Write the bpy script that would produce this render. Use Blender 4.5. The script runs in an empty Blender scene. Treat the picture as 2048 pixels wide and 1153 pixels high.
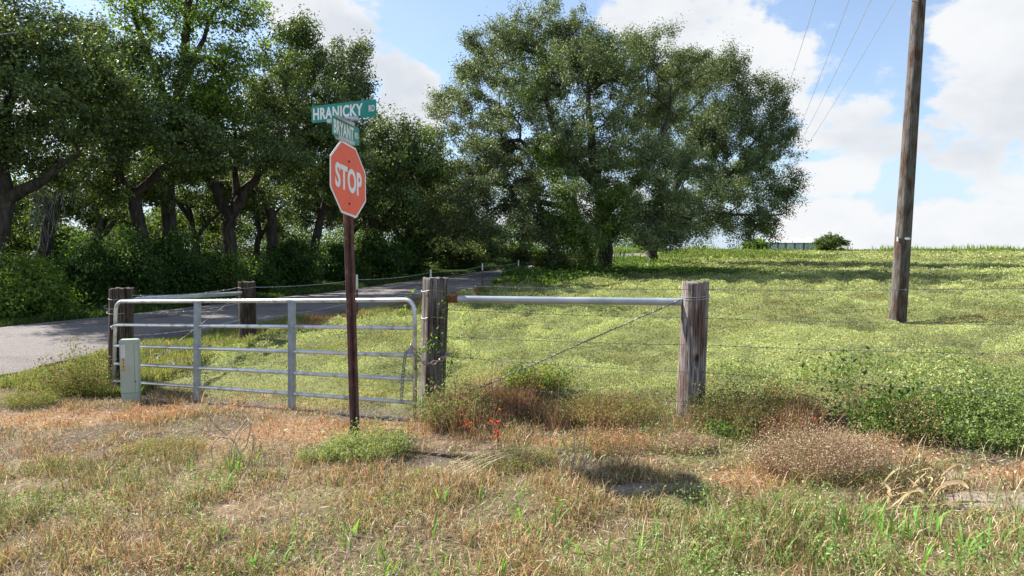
import bpy, math
import numpy as np
from mathutils import Vector, Matrix

sc = bpy.context.scene
COL = sc.collection
rng = np.random.default_rng(11)

# ---------------------------------------------------------------- camera
F = 1365.3                       # focal length in photo pixels (24 mm on 36 mm, 2048 wide)
PITCH = math.atan(76.5 / F)
CAM = np.array([0.0, 0.0, 1.75])
cd = bpy.data.cameras.new("camera"); cam = bpy.data.objects.new("camera", cd); COL.objects.link(cam)
cam.location = CAM; cam.rotation_euler = (math.radians(90) - PITCH, 0, 0)
cd.lens = 24.0; cd.sensor_width = 36.0; cd.clip_start = 0.05; cd.clip_end = 3000
sc.camera = cam
cp, sp = math.cos(PITCH), math.sin(PITCH)

# ---------------------------------------------------------------- sun and sky
SUN_EL = 41.0; SUN_DIR2 = np.array([-0.87, 0.49]); SUN_DIR2 /= np.linalg.norm(SUN_DIR2)
el = math.radians(SUN_EL)
S = np.array([SUN_DIR2[0]*math.cos(el), SUN_DIR2[1]*math.cos(el), math.sin(el)])
sd = bpy.data.lights.new("sun", 'SUN'); sd.energy = 5.0; sd.angle = math.radians(0.6); sd.color = (1.0, 0.955, 0.89)
so = bpy.data.objects.new("sun", sd); COL.objects.link(so)
so.rotation_euler = Vector((-S[0], -S[1], -S[2])).to_track_quat('-Z', 'Y').to_euler()
sc.view_settings.view_transform = 'Standard'; sc.view_settings.look = 'None'
sc.view_settings.gamma = 1.0; sc.view_settings.use_curve_mapping = False
sc.view_settings.exposure = 1.32

def pdir(px, py):
    a = (px - 1024) / F; b = (576.5 - py) / F
    d = np.array([a, cp + b*sp, -sp + b*cp]); return d / np.linalg.norm(d)

w = bpy.data.worlds.new("World"); sc.world = w; w.use_nodes = True
nt = w.node_tree; N = nt.nodes; L = nt.links; N.clear()
out = N.new('ShaderNodeOutputWorld'); bgS = N.new('ShaderNodeBackground')
sky = N.new('ShaderNodeTexSky'); sky.sky_type = 'NISHITA'; sky.sun_disc = False
sky.sun_elevation = el; sky.sun_rotation = math.atan2(S[0], S[1]); sky.air_density = 1.0; sky.dust_density = 0.5
tc = N.new('ShaderNodeTexCoord')
def vm(op, a, b=None):
    n = N.new('ShaderNodeVectorMath'); n.operation = op
    for i, v in enumerate((a, b)):
        if v is None: continue
        if isinstance(v, (tuple, list)): n.inputs[i].default_value = v
        else: L.new(v, n.inputs[i])
    return n
def mm(op, a, b=0.0, c=None, clamp=False):
    n = N.new('ShaderNodeMath'); n.operation = op; n.use_clamp = clamp
    for i, v in enumerate((a, b, c)):
        if v is None: continue
        if isinstance(v, (int, float)): n.inputs[i].default_value = v
        else: L.new(v, n.inputs[i])
    return n.outputs[0]
def noise(vec, scale, detail, rough, dist=0.0):
    n = N.new('ShaderNodeTexNoise'); n.inputs['Scale'].default_value = scale; n.inputs['Detail'].default_value = detail
    n.inputs['Roughness'].default_value = rough; n.inputs['Distortion'].default_value = dist
    L.new(vec, n.inputs['Vector']); return n.outputs['Fac']
D = tc.outputs['Generated']
# cloud masses: direction (from photo pixel), horizontal radius, vertical radius (radians-ish), weight
blobs = [(660,80,.11,.12,1.0),(600,10,.07,.06,.8),(820,215,.07,.07,1.0),(770,260,.06,.06,.8),(870,330,.16,.08,.8),
         (1400,70,.17,.075,1.0),(1300,40,.10,.06,.9),(1520,60,.08,.06,.8),(1560,130,.15,.07,.85),(1700,180,.15,.09,1.0),(1620,240,.12,.08,.8),(1960,110,.13,.15,1.0),(2040,300,.10,.13,1.0),
         (1640,355,.10,.04,.8),(1960,440,.19,.05,.9),(1640,450,.14,.045,.9),(1830,490,.25,.035,.85),(1750,290,.09,.05,.55),
         (1000,420,.3,.10,.8),(380,200,.3,.22,.75),(130,20,.22,.12,.85),(1100,-120,.3,.08,.7),(2250,200,.25,.3,.9),(-300,150,.3,.3,.8)]
cov = None
for px, py, sx, sz, wt in blobs:
    c = pdir(px, py)
    s = vm('SUBTRACT', D, tuple(c)); m = vm('MULTIPLY', s.outputs[0], (1/sx, 1/sx, 1/sz)); l = vm('LENGTH', m.outputs[0])
    v = mm('MULTIPLY', mm('SUBTRACT', 1.35, l.outputs['Value'], clamp=True), wt)
    cov = v if cov is None else mm('MAXIMUM', cov, v)
back = vm('DOT_PRODUCT', D, (0, 1, 0)).outputs['Value']
gen = mm('MULTIPLY', mm('SUBTRACT', 0.35, back, clamp=True), 1.4, clamp=True)       # general broken cloud behind
cov = mm('MAXIMUM', cov, mm('MULTIPLY', gen, 0.62))
st = vm('MULTIPLY', D, (1, 1, 1.7)).outputs[0]
n1 = noise(st, 5.5, 9.0, 0.56, 0.15); n2 = noise(st, 3.0, 5.0, 0.5, 0.0); n3 = noise(st, 13.0, 8.0, 0.6, 0.2)
dens = mm('ADD', cov, mm('MULTIPLY', mm('SUBTRACT', n1, 0.5), 2.3))
dens = mm('ADD', dens, mm('MULTIPLY', mm('SUBTRACT', n3, 0.5), 0.55))
mask = N.new('ShaderNodeMapRange'); mask.interpolation_type = 'SMOOTHSTEP'
L.new(dens, mask.inputs[0]); mask.inputs[1].default_value = 0.66; mask.inputs[2].default_value = 0.86
veil = N.new('ShaderNodeMapRange'); L.new(n2, veil.inputs[0]); veil.inputs[1].default_value = .35; veil.inputs[2].default_value = .8
veil.inputs[3].default_value = 0.18; veil.inputs[4].default_value = 0.42
core = N.new('ShaderNodeMapRange'); core.interpolation_type = 'SMOOTHSTEP'; n4 = noise(vm('ADD', st, (.3, .1, .12)).outputs[0], 4.2, 7.0, .55, .1); L.new(mm('ADD', mm('MULTIPLY', dens, .45), mm('MULTIPLY', mm('SUBTRACT', n4, .5), 2.2)), core.inputs[0]); core.inputs[1].default_value = .25; core.inputs[2].default_value = 1.05
cr = N.new('ShaderNodeMix'); cr.data_type = 'RGBA'; L.new(core.outputs[0], cr.inputs[0])
cr.inputs['A'].default_value = (0.375, 0.382, 0.39, 1); cr.inputs['B'].default_value = (0.28, 0.298, 0.328, 1)
skm = N.new('ShaderNodeMix'); skm.data_type = 'RGBA'; skm.blend_type = 'MULTIPLY'; skm.inputs[0].default_value = 1
L.new(sky.outputs[0], skm.inputs['A']); skm.inputs['B'].default_value = (0.069, 0.075, 0.083, 1)
m1 = N.new('ShaderNodeMix'); m1.data_type = 'RGBA'; L.new(veil.outputs[0], m1.inputs[0]); L.new(skm.outputs['Result'], m1.inputs['A']); m1.inputs['B'].default_value = (0.31, 0.35, 0.395, 1)
m2 = N.new('ShaderNodeMix'); m2.data_type = 'RGBA'; L.new(mask.outputs[0], m2.inputs[0]); L.new(m1.outputs['Result'], m2.inputs['A']); L.new(cr.outputs['Result'], m2.inputs['B'])
sepz = N.new('ShaderNodeSeparateXYZ'); L.new(D, sepz.inputs[0])
hz = N.new('ShaderNodeMapRange'); hz.interpolation_type = 'SMOOTHSTEP'; L.new(sepz.outputs['Z'], hz.inputs[0]); hz.inputs[1].default_value = 0.0; hz.inputs[2].default_value = .16; hz.inputs[3].default_value = .85; hz.inputs[4].default_value = 0.0
m1b = N.new('ShaderNodeMix'); m1b.data_type = 'RGBA'; L.new(hz.outputs[0], m1b.inputs[0]); L.new(m1.outputs['Result'], m1b.inputs['A']); m1b.inputs['B'].default_value = (.26, .325, .385, 1); L.new(m1b.outputs['Result'], m2.inputs['A'])
L.new(m2.outputs['Result'], bgS.inputs[0]); bgS.inputs[1].default_value = 1.0; L.new(bgS.outputs[0], out.inputs[0])
try: w.cycles.sampling_method = 'MANUAL'; w.cycles.sample_map_resolution = 512
except Exception: pass
sc.cycles.max_bounces = 6; sc.cycles.diffuse_bounces = 3; sc.cycles.glossy_bounces = 2; sc.cycles.transmission_bounces = 4; sc.cycles.transparent_max_bounces = 4

# ---------------------------------------------------------------- terrain functions
def _hash(ix, iy, seed):
    h = (ix.astype(np.int64)*374761393 + iy.astype(np.int64)*668265263 + seed*1442695041) & 0xffffffff
    h = ((h ^ (h >> 13)) * 1274126177) & 0xffffffff
    return ((h ^ (h >> 16)) & 0xffff) / 65535.0
def vnoise(x, y, seed=0):
    x = np.asarray(x, float); y = np.asarray(y, float)
    ix = np.floor(x); iy = np.floor(y); fx = x-ix; fy = y-iy
    fx = fx*fx*(3-2*fx); fy = fy*fy*(3-2*fy)
    a = _hash(ix, iy, seed); b = _hash(ix+1, iy, seed); c = _hash(ix, iy+1, seed); d = _hash(ix+1, iy+1, seed)
    return (a*(1-fx)+b*fx)*(1-fy) + (c*(1-fx)+d*fx)*fy
def fbm(x, y, seed=0, octs=4):
    v = 0; a = .5; s = 0
    for o in range(octs):
        v = v + a*vnoise(np.asarray(x)*2**o + 17.3*o, np.asarray(y)*2**o - 9.1*o, seed+o); s += a; a *= .5
    return v/s
def sm(a, b, x): t = np.clip((x-a)/(b-a), 0, 1); return t*t*(3-2*t)

PY = np.array([-200, 18, 30, 42, 55, 70, 85, 100, 112, 130, 200, 400, 900])
PZ = np.array([0, 0, .10, .27, .50, .83, 1.13, 1.38, 1.43, 1.35, .2, -5, -14])
def fence_y(x): return np.interp(x, [-30, -12, -5.05, -.93, 1.66, 3.81, 8.5, 20], [14.0, 11.6, 8.75, 6.62, 6.2, 5.08, 2.6, -3])
def rfence_x(y): return np.interp(y, [8.9, 13, 15.9, 20, 27, 33, 42, 60, 90, 130], [-5.1, -5.2, -3.6, -2.4, -1.17, .3, 2.6, 8.3, 19, 34])
def road_near(y): return np.interp(y, [-10, 5, 8, 10.1, 11.5, 13.2, 14.5, 16.8, 19, 25, 33, 42, 50, 60, 75, 95, 140], [-13.5, -9.4, -8.0, -7.55, -7.4, -7.15, -6.7, -5.5, -4.6, -2.5, -.2, 1.7, 3.2, 6.0, 12, 22.5, 45])
def road_far(y): return np.interp(y, [-10, 5, 10, 15.4, 18, 22.3, 26, 32.5, 38.5, 45, 55, 65, 80, 95, 140], [-19, -15, -13, -11.6, -10.6, -9.2, -7.6, -5.9, -4.1, -2.0, 1.6, 5.2, 11.0, 18, 40])
def base_z(x, y):
    z = np.interp(y, PY, PZ)
    wn = 1 - sm(9.5, 16, y); wx = np.clip(.045*(x+5)-.09, -.12, .26)
    return z + wn*wx
def in_field(x, y):
    f = sm(-.15, .35, y - fence_y(x)) * sm(0, .5, x - rfence_x(y))
    return f * (y > 4)
def canopy(x, y):                                                     # height of the low weed mat in the field
    h = .03 + .34*np.clip(fbm(x*1.35, y*1.35, 5, 3)-.30, 0, 1)*1.7
    d = y - fence_y(x)
    h = h + .22*np.clip(1-np.abs(d-.7)/1.1, 0, 1)*sm(1.7, 3.2, x)*(.5+fbm(x*1.7, y*1.7, 9, 2))
    h = h + .10*np.clip(1-np.abs(d-.5)/.9, 0, 1)*sm(-.8, .2, x)
    h = h*(1-.92*np.exp(-(x-9.05)**2/.9-(y-15.5)**2/2.2))
    inner = sm(0, 1.5, x+2.9+.25*(y-8))                               # trodden patch just behind the gate
    h = h*np.where(x < -1.0, .45+.75*np.maximum(inner, sm(8.6, 11, y)), 1.0)
    return h
def gz(x, y):
    x = np.asarray(x, float); y = np.asarray(y, float)
    z = base_z(x, y) + .035*(fbm(x*.9, y*.9, 21, 3)-.5)*(1-sm(20, 40, y))
    onroad = sm(-.5, 0, x-road_far(y))*sm(-.5, 0, road_near(y)-x)
    z = z - .05*onroad - .0*x
    return z + in_field(x, y)*canopy(x, y)*.55*(1-onroad)
def P(px, py, Y):
    a = (px-1024)/F; b = (576.5-py)/F; t = Y/(cp+b*sp)
    return Vector((a*t, Y, CAM[2] + t*(-sp+b*cp)))
def G(px, py):                                                        # pixel -> point on the ground
    a = (px-1024)/F; b = (576.5-py)/F
    ts = np.concatenate([np.linspace(1, 30, 600), np.linspace(30, 140, 600)])
    zs = CAM[2]+ts*(-sp+b*cp); g = base_z(a*ts, ts*(cp+b*sp)); k = np.argmax(zs < g)
    return Vector((a*ts[k], ts[k]*(cp+b*sp), float(g[k])))

# ---------------------------------------------------------------- mesh helpers
def tag(o, label=None, cat=None, group=None, kind=None):
    if label: o['label'] = label
    if cat: o['category'] = cat
    if group: o['group'] = group
    if kind: o['kind'] = kind
    return o
def link(name, me, mat=None, parent=None):
    o = bpy.data.objects.new(name, me); COL.objects.link(o)
    if mat is not None: me.materials.append(mat)
    if parent is not None:
        o.parent = parent; o.location = -parent.location if not parent.rotation_euler[2] else o.location
    return o
def thing(name, loc, label, cat, group=None):
    o = bpy.data.objects.new(name, None); COL.objects.link(o); o.location = loc; o.empty_display_size = .1
    return tag(o, label, cat, group)
def mesh_np(name, V, faces, col=None, smooth=False):
    """V (n,3); faces: list of (m,k) int arrays"""
    me = bpy.data.meshes.new(name); V = np.asarray(V, np.float32)
    me.vertices.add(len(V)); me.vertices.foreach_set('co', V.ravel())
    fl = [np.asarray(f, np.int32) for f in faces if len(f)]
    loops = np.concatenate([f.ravel() for f in fl]); cnt = np.concatenate([np.full(len(f), f.shape[1], np.int32) for f in fl])
    me.loops.add(len(loops)); me.loops.foreach_set('vertex_index', loops)
    me.polygons.add(len(cnt)); me.polygons.foreach_set('loop_start', np.concatenate([[0], np.cumsum(cnt)[:-1]]).astype(np.int32))
    try: me.polygons.foreach_set('loop_total', cnt)
    except Exception: pass
    me.polygons.foreach_set('use_smooth', np.full(len(cnt), bool(smooth)))
    if col is not None:
        a = me.color_attributes.new('col', 'FLOAT_COLOR', 'POINT')
        a.data.foreach_set('color', np.concatenate([col, np.ones((len(col), 1))], 1).astype(np.float32).ravel())
    me.update(calc_edges=True); me.validate()
    return me
class MB:
    """collects pieces, builds ONE mesh"""
    def __init__(s): s.v = []; s.f = {}; s.n = 0
    def add(s, V, F_):
        V = np.asarray(V, float)
        for f in F_: s.f.setdefault(len(f), []).append([i+s.n for i in f])
        s.v.append(V); s.n += len(V); return s
    def box(s, c, size, ax=None):
        c = np.array(c, float); h = np.array(size, float)/2
        A = np.eye(3) if ax is None else np.array(ax, float)          # rows are axes
        V = [c + A[0]*h[0]*i + A[1]*h[1]*j + A[2]*h[2]*k for i in (-1, 1) for j in (-1, 1) for k in (-1, 1)]
        return s.add(V, [(0,1,3,2),(4,6,7,5),(0,4,5,1),(2,3,7,6),(0,2,6,4),(1,5,7,3)])
    def tube(s, pts, r, n=8, caps=True, ref=(.31, .17, .93)):
        pts = np.array([list(p) for p in pts], float); m = len(pts)
        r = np.full(m, r, float) if np.isscalar(r) else np.array(r, float)
        T = np.gradient(pts, axis=0); T /= np.linalg.norm(T, axis=1)[:, None]+1e-12
        u = None; V = []
        for i in range(m):
            if u is None: u = np.cross(T[i], ref)
            else: u = u - T[i]*(u@T[i])
            u = u/(np.linalg.norm(u)+1e-12); v = np.cross(T[i], u)
            a = np.arange(n)*2*np.pi/n
            V.append(pts[i] + r[i]*(np.cos(a)[:, None]*u + np.sin(a)[:, None]*v))
        Fc = [(i*n+k, i*n+(k+1) % n, (i+1)*n+(k+1) % n, (i+1)*n+k) for i in range(m-1) for k in range(n)]
        if caps: Fc += [tuple(range(n))[::-1], tuple((m-1)*n+k for k in range(n))]
        return s.add(np.concatenate(V), Fc)
    def prism(s, poly, depth, origin, ux, uz, z0=0.0):
        """poly in (x,z) plane, extruded along normal from z0 to z0+depth, normal = ux x uz reversed (towards viewer)"""
        ux = np.array(ux, float); uz = np.array(uz, float); nn = np.cross(ux, uz); o = np.array(origin, float)
        n = len(poly); V = [o+ux*p[0]+uz*p[1]+nn*(-z0) for p in poly] + [o+ux*p[0]+uz*p[1]-nn*(z0+depth) for p in poly]
        return s.add(V, [tuple(range(n)), tuple(range(2*n-1, n-1, -1))] + [(i, i+n, (i+1) % n+n, (i+1) % n) for i in range(n)])
    def build(s, name, mat, parent=None, smooth=False):
        me = mesh_np(name, np.concatenate(s.v), [np.array(x) for x in s.f.values()])
        if smooth:
            for p in me.polygons: p.use_smooth = len(p.vertices) == 4
        return link(name, me, mat, parent)

# ---------------------------------------------------------------- materials
def newmat(name):
    m = bpy.data.materials.new(name); m.use_nodes = True; t = m.node_tree; b = t.nodes['Principled BSDF']; return m, t, b
def sock(b, *names):
    for n in names:
        if n in b.inputs: return b.inputs[n]
def leaf_mat(name, trans=.35, rough=.55, spec=.3, tint=(1.5, 1.45, .55)):
    m, t, b = newmat(name); n = t.nodes; a = n.new('ShaderNodeAttribute'); a.attribute_name = 'col'
    t.links.new(a.outputs['Color'], b.inputs['Base Color']); b.inputs['Roughness'].default_value = rough
    sock(b, 'Specular IOR Level').default_value = spec
    tr = n.new('ShaderNodeBsdfTranslucent'); hs = n.new('ShaderNodeMix'); hs.data_type = 'RGBA'; hs.blend_type = 'MULTIPLY'; hs.inputs[0].default_value = 1
    t.links.new(a.outputs['Color'], hs.inputs['A']); hs.inputs['B'].default_value = (*tint, 1)
    t.links.new(hs.outputs['Result'], tr.inputs[0])
    mx = n.new('ShaderNodeMixShader'); mx.inputs[0].default_value = trans
    t.links.new(b.outputs[0], mx.inputs[1]); t.links.new(tr.outputs[0], mx.inputs[2]); t.links.new(mx.outputs[0], n['Material Output'].inputs[0])
    return m
def noise_mat(name, c1, c2, scale=8, rough=.8, stretch=(1, 1, 1), bump=.3, metal=0.0, detail=6, lo=.35, hi=.65, bscale=None, spec=.4, c3=None, s3=3, dist=.01):
    m, t, b = newmat(name); n = t.nodes; l = t.links
    tc = n.new('ShaderNodeTexCoord'); mp = n.new('ShaderNodeMapping'); l.new(tc.outputs['Object'], mp.inputs[0]); mp.inputs['Scale'].default_value = stretch
    nz = n.new('ShaderNodeTexNoise'); nz.inputs['Scale'].default_value = scale; nz.inputs['Detail'].default_value = detail; nz.inputs['Roughness'].default_value = .62
    l.new(mp.outputs[0], nz.inputs['Vector'])
    r = n.new('ShaderNodeValToRGB'); r.color_ramp.elements[0].position = lo; r.color_ramp.elements[1].position = hi
    r.color_ramp.elements[0].color = (*c1, 1); r.color_ramp.elements[1].color = (*c2, 1); l.new(nz.outputs['Fac'], r.inputs[0])
    colout = r.outputs[0]
    if c3:
        z2 = n.new('ShaderNodeTexNoise'); z2.inputs['Scale'].default_value = s3; z2.inputs['Detail'].default_value = 5; l.new(tc.outputs['Object'], z2.inputs['Vector'])
        mr = n.new('ShaderNodeMapRange'); mr.inputs[1].default_value = .52; mr.inputs[2].default_value = .66; l.new(z2.outputs['Fac'], mr.inputs[0])
        mi = n.new('ShaderNodeMix'); mi.data_type = 'RGBA'; l.new(mr.outputs[0], mi.inputs[0]); l.new(colout, mi.inputs['A']); mi.inputs['B'].default_value = (*c3, 1); colout = mi.outputs['Result']
    l.new(colout, b.inputs['Base Color']); b.inputs['Roughness'].default_value = rough; b.inputs['Metallic'].default_value = metal
    sock(b, 'Specular IOR Level').default_value = spec
    if bump:
        bz = n.new('ShaderNodeTexNoise'); bz.inputs['Scale'].default_value = bscale or scale*2; bz.inputs['Detail'].default_value = 6; l.new(mp.outputs[0], bz.inputs['Vector'])
        bp = n.new('ShaderNodeBump'); bp.inputs['Strength'].default_value = bump; bp.inputs['Distance'].default_value = dist; l.new(bz.outputs['Fac'], bp.inputs['Height']); l.new(bp.outputs[0], b.inputs['Normal'])
    return m
M_leaf = leaf_mat('live_oak_leaf', .23, .55, .3)
M_leafb = leaf_mat('broad_leaf', .42, .6, .2)
M_weed = leaf_mat('weed_leaf', .36, .65, .2, (1.3, 1.35, .7))
M_dry = leaf_mat('dry_grass', .25, .7, .2, (1.15, 1.05, .8))
M_bark = noise_mat('bark', (.018, .014, .011), (.085, .068, .055), 3, .95, (3, 3, .8), .8, bscale=9, dist=.04)
M_galv = noise_mat('galvanised_tube', (.52, .54, .57), (.70, .72, .74), 6, .34, (1, 1, 1), .08, .6, lo=.3, hi=.7, c3=(.33, .34, .36), s3=9)
M_galvflat = noise_mat('galvanised_channel', (.24, .27, .32), (.34, .38, .43), 10, .5, (1, 1, 1), .08, .6)
M_pipe = noise_mat('painted_pipe', (.30, .34, .37), (.44, .48, .51), 3, .42, (1, 1, 1), .05, .45, c3=(.5, .53, .56), s3=2)
M_rust = noise_mat('rust', (.12, .035, .015), (.22, .07, .03), 30, .9, bump=.4)
M_upost = noise_mat('rusty_brown_steel', (.06, .028, .024), (.15, .075, .062), 25, .75, (1, 1, .25), .3, .1, c3=(.17, .095, .08), s3=14)
M_wire = noise_mat('fence_wire', (.10, .10, .11), (.22, .22, .24), 20, .5, metal=.6, bump=0)
M_wirel = noise_mat('galvanised_fence_wire', (.35, .35, .36), (.5, .5, .52), 20, .45, metal=.6, bump=0)
M_cable = noise_mat('power_cable', (.36, .36, .38), (.42, .42, .44), 3, .5, bump=0)
M_chain = noise_mat('chain_steel', (.22, .15, .12), (.48, .40, .35), 30, .5, metal=.4, bump=.2)
M_dark = noise_mat('dark_bolt', (.02, .018, .016), (.05, .04, .035), 30, .7, bump=0)

# ---------------------------------------------------------------- ground sheet
def axis(dense0, dense1, step, mid, midstep, lim):
    a = list(np.arange(dense0, dense1, step)); x = dense1; s = step
    while x < lim: a.append(x); s = min(s*1.07, 60) if x > mid else min(s*1.05, midstep); x += s
    return np.array(a)
xp = axis(0, 6.5, .055, 25, .4, 950); xn = -axis(0, 7.5, .055, 25, .4, 950)[1:][::-1]; XS = np.concatenate([xn, xp])
yp = axis(2.2, 11.5, .055, 45, .4, 950); yn = -axis(0, 3, .3, 20, 2, 300)[::-1]; YS = np.concatenate([yn-.0, np.arange(.3, 2.2, .3), yp])
XX, YY = np.meshgrid(XS, YS); ZZ = gz(XX, YY)
near = (1-sm(10, 14, YY))*(np.abs(XX) < 9)
ZZ = ZZ + near*.022*(fbm(XX*7, YY*7, 31, 3)-.5)*(1-in_field(XX, YY)*.3)
def mixc(a, b, t): return a*(1-t[..., None]) + np.array(b)*t[..., None]
soil = np.array([.09, .066, .046])
C = np.ones(XX.shape+(3,))*soil
n_a = fbm(XX*1.3, YY*1.3, 41, 4); n_b = fbm(XX*.5, YY*.5, 43, 4); n_c = fbm(XX*9, YY*9, 47, 3)
C = mixc(C, (.17, .12, .075), sm(.42, .64, n_a))
C = mixc(C, (.16, .13, .06), sm(.5, .7, n_b)*.7)
C = C*(.6+.8*n_c[..., None])
def patch(x, y, cx, cy, rx, ry, seed=77, amp=.7):
    d = np.sqrt(((x-cx)/rx)**2+((y-cy)/ry)**2) + amp*(fbm(x*2.5, y*2.5, seed, 3)-.5)*2
    return 1-sm(.7, 1.05, d)
SAND = [(3.05, 3.98, .62, .15), (2.95, 4.45, .2, .07), (.92, 4.43, .42, .09), (-.33, 5.38, .2, .06)]
def sand_mask(x, y):
    m = 0
    for i, (a, b, c, d) in enumerate(SAND): m = np.maximum(m, patch(x, y, a, b, c, d, 77+i, .45))
    return m
DARK = [(3.85, 4.95, .75, .42), (-.75, 5.2, .35, .14), (2.2, 5.55, .5, .12), (-1.0, 6.9, .6, .35), (-2.7, 7.6, .9, .15)]
def dark_mask(x, y):
    m = 0
    for i, (a, b, c, d) in enumerate(DARK): m = np.maximum(m, patch(x, y, a, b, c, d, 177+i, .5))
    return m
RUSTP = [(-1.9, 6.25, .95, .5), (-4.6, 7.3, 1.7, .42), (-3.0, 7.5, 1.2, .25), (1.65, 4.5, .5, .22), (2.85, 4.85, .5, .22), (3.4, 4.45, .6, .12), (.5, 5.5, .5, .15), (-3.4, 9.0, .9, .3)]
def rust_mask(x, y):
    m = 0
    for i, (a, b, c, d) in enumerate(RUSTP): m = np.maximum(m, patch(x, y, a, b, c, d, 277+i, .6))
    return m
C = mixc(C, (.26, .155, .08), rust_mask(XX, YY)*.7)
C = mixc(C, (.11, .088, .072), dark_mask(XX, YY)*.85)
C = mixc(C, (.30, .255, .215), sand_mask(XX, YY)*.85*(.4+.9*n_a))
fld = in_field(XX, YY)
C = mixc(C, (.15, .165, .06), fld*(1-.0*n_a)); 
verge = sm(0, .3, road_far(YY)-XX); C = mixc(C, (.05, .065, .02), verge)
far = sm(14, 40, YY)*(1-verge); C = mixc(C, (.20, .235, .085), far*.85)
C = C*(.82+.36*fbm(XX*.12, YY*.12, 51, 4)[..., None])
ny, nx = XX.shape; idx = np.arange(nx*ny).reshape(ny, nx)
quads = np.stack([idx[:-1, :-1], idx[:-1, 1:], idx[1:, 1:], idx[1:, :-1]], -1).reshape(-1, 4)
me = mesh_np('ground', np.stack([XX, YY, ZZ], -1).reshape(-1, 3), [quads], C.reshape(-1, 3), True)
M_ground, t, b = newmat('ground_soil'); n = t.nodes; l = t.links
at = n.new('ShaderNodeAttribute'); at.attribute_name = 'col'; tcg = n.new('ShaderNodeTexCoord')
z1 = n.new('ShaderNodeTexNoise'); z1.inputs['Scale'].default_value = 35; z1.inputs['Detail'].default_value = 8; z1.inputs['Roughness'].default_value = .7; l.new(tcg.outputs['Object'], z1.inputs['Vector'])
mr = n.new('ShaderNodeMapRange'); mr.inputs[1].default_value = .3; mr.inputs[2].default_value = .7; mr.inputs[3].default_value = .6; mr.inputs[4].default_value = 1.4; l.new(z1.outputs['Fac'], mr.inputs[0])
mx = n.new('ShaderNodeVectorMath'); mx.operation = 'SCALE'; l.new(at.outputs['Color'], mx.inputs[0]); l.new(mr.outputs[0], mx.inputs['Scale']); l.new(mx.outputs[0], b.inputs['Base Color'])
b.inputs['Roughness'].default_value = .95; sock(b, 'Specular IOR Level').default_value = .15
bp = n.new('ShaderNodeBump'); bp.inputs['Strength'].default_value = .7; bp.inputs['Distance'].default_value = .02; l.new(z1.outputs['Fac'], bp.inputs['Height']); l.new(bp.outputs[0], b.inputs['Normal'])
tag(link('ground', me, M_ground), kind='structure')

# ---------------------------------------------------------------- road
ys = np.concatenate([np.arange(-8, 40, .35), np.arange(40, 140, .8)]); cols = 14
V = []
for y in ys:
    a, b_ = float(road_far(y)), float(road_near(y)); wig = .10*(vnoise(y*1.7, 0, 3)-.5)+.12*(vnoise(y*5, 0, 7)-.5); wig2 = .25*(vnoise(y*1.6, 5, 4)-.5)+.16*(vnoise(y*4.5, 2, 8)-.5)
    for k in range(cols+1):
        s_ = k/cols; x = (a+wig)*(1-s_)+(b_+wig2)*s_
        crown = .06*(1-(2*s_-1)**2)
        edge = -.03 if k in (0, cols) else 0
        V.append((x, y, float(base_z(x, y))+.022+crown+edge))
idx = np.arange(len(V)).reshape(len(ys), cols+1)
quads = np.stack([idx[:-1, :-1], idx[:-1, 1:], idx[1:, 1:], idx[1:, :-1]], -1).reshape(-1, 4)
M_road = noise_mat('chip_seal_asphalt', (.095, .080, .072), (.235, .205, .187), 38, .92, bump=.8, lo=.36, hi=.64, bscale=60, c3=(.10, .086, .08), s3=.6, dist=.02)
tag(link('road', mesh_np('road', V, [quads], smooth=True), M_road), kind='structure')

# ---------------------------------------------------------------- foliage builders
def rand_dirs(n, r=rng):
    v = r.normal(size=(n, 3)); return v/np.linalg.norm(v, axis=1)[:, None]
def leaf_quads(pos, size, col, up=.3, aspect=.5, r=rng, dirs=None, bias=None):
    """one folded-free rhombic leaf per point"""
    n = len(pos); nrm = rand_dirs(n, r) + np.array([0, 0, up]) + (0 if bias is None else bias); nrm /= np.linalg.norm(nrm, axis=1)[:, None]
    a = rand_dirs(n, r) if dirs is None else dirs
    a = a - nrm*(a*nrm).sum(1)[:, None]; a /= np.linalg.norm(a, axis=1)[:, None]+1e-9; b = np.cross(nrm, a)
    sz = (np.asarray(size)*np.ones(n))[:, None]
    V = np.stack([pos-a*sz*.5, pos+b*sz*.5*aspect+a*sz*.02, pos+a*sz*.5, pos-b*sz*.5*aspect+a*sz*.02], 1).reshape(-1, 3)
    return V, np.arange(n*4).reshape(n, 4), np.repeat(col, 4, 0)
def blades(pos, h, wd, col, lean=.5, az=None, r=rng, curl=.5):
    n = len(pos); az = r.uniform(0, 2*np.pi, n) if az is None else az
    d = np.stack([np.cos(az), np.sin(az), np.zeros(n)], 1); q = np.stack([-np.sin(az), np.cos(az), np.zeros(n)], 1)
    ra = az + r.uniform(-1.3, 1.3, n); q = np.stack([-np.sin(ra), np.cos(ra), np.zeros(n)], 1)
    h = (np.asarray(h)*np.ones(n))[:, None]; wd = (np.asarray(wd)*np.ones(n))[:, None]; ln = (np.asarray(lean)*np.ones(n))[:, None]
    up = np.array([0, 0, 1.])
    zf = np.sqrt(np.clip(1-ln**2, .03, 1))
    m_ = pos + up*h*.58*(.5+.5*zf) + d*h*ln*.38; t_ = pos + up*h*zf*(.75+.25*zf) + d*h*ln
    V = np.stack([pos-q*wd*.5, pos+q*wd*.5, m_+q*wd*.42, m_-q*wd*.42, t_], 1).reshape(-1, 3)
    k = np.arange(n)[:, None]*5
    return V, [k+np.array([[0, 1, 2, 3]]), k+np.array([[3, 2, 4]])], np.repeat(col, 5, 0)
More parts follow.
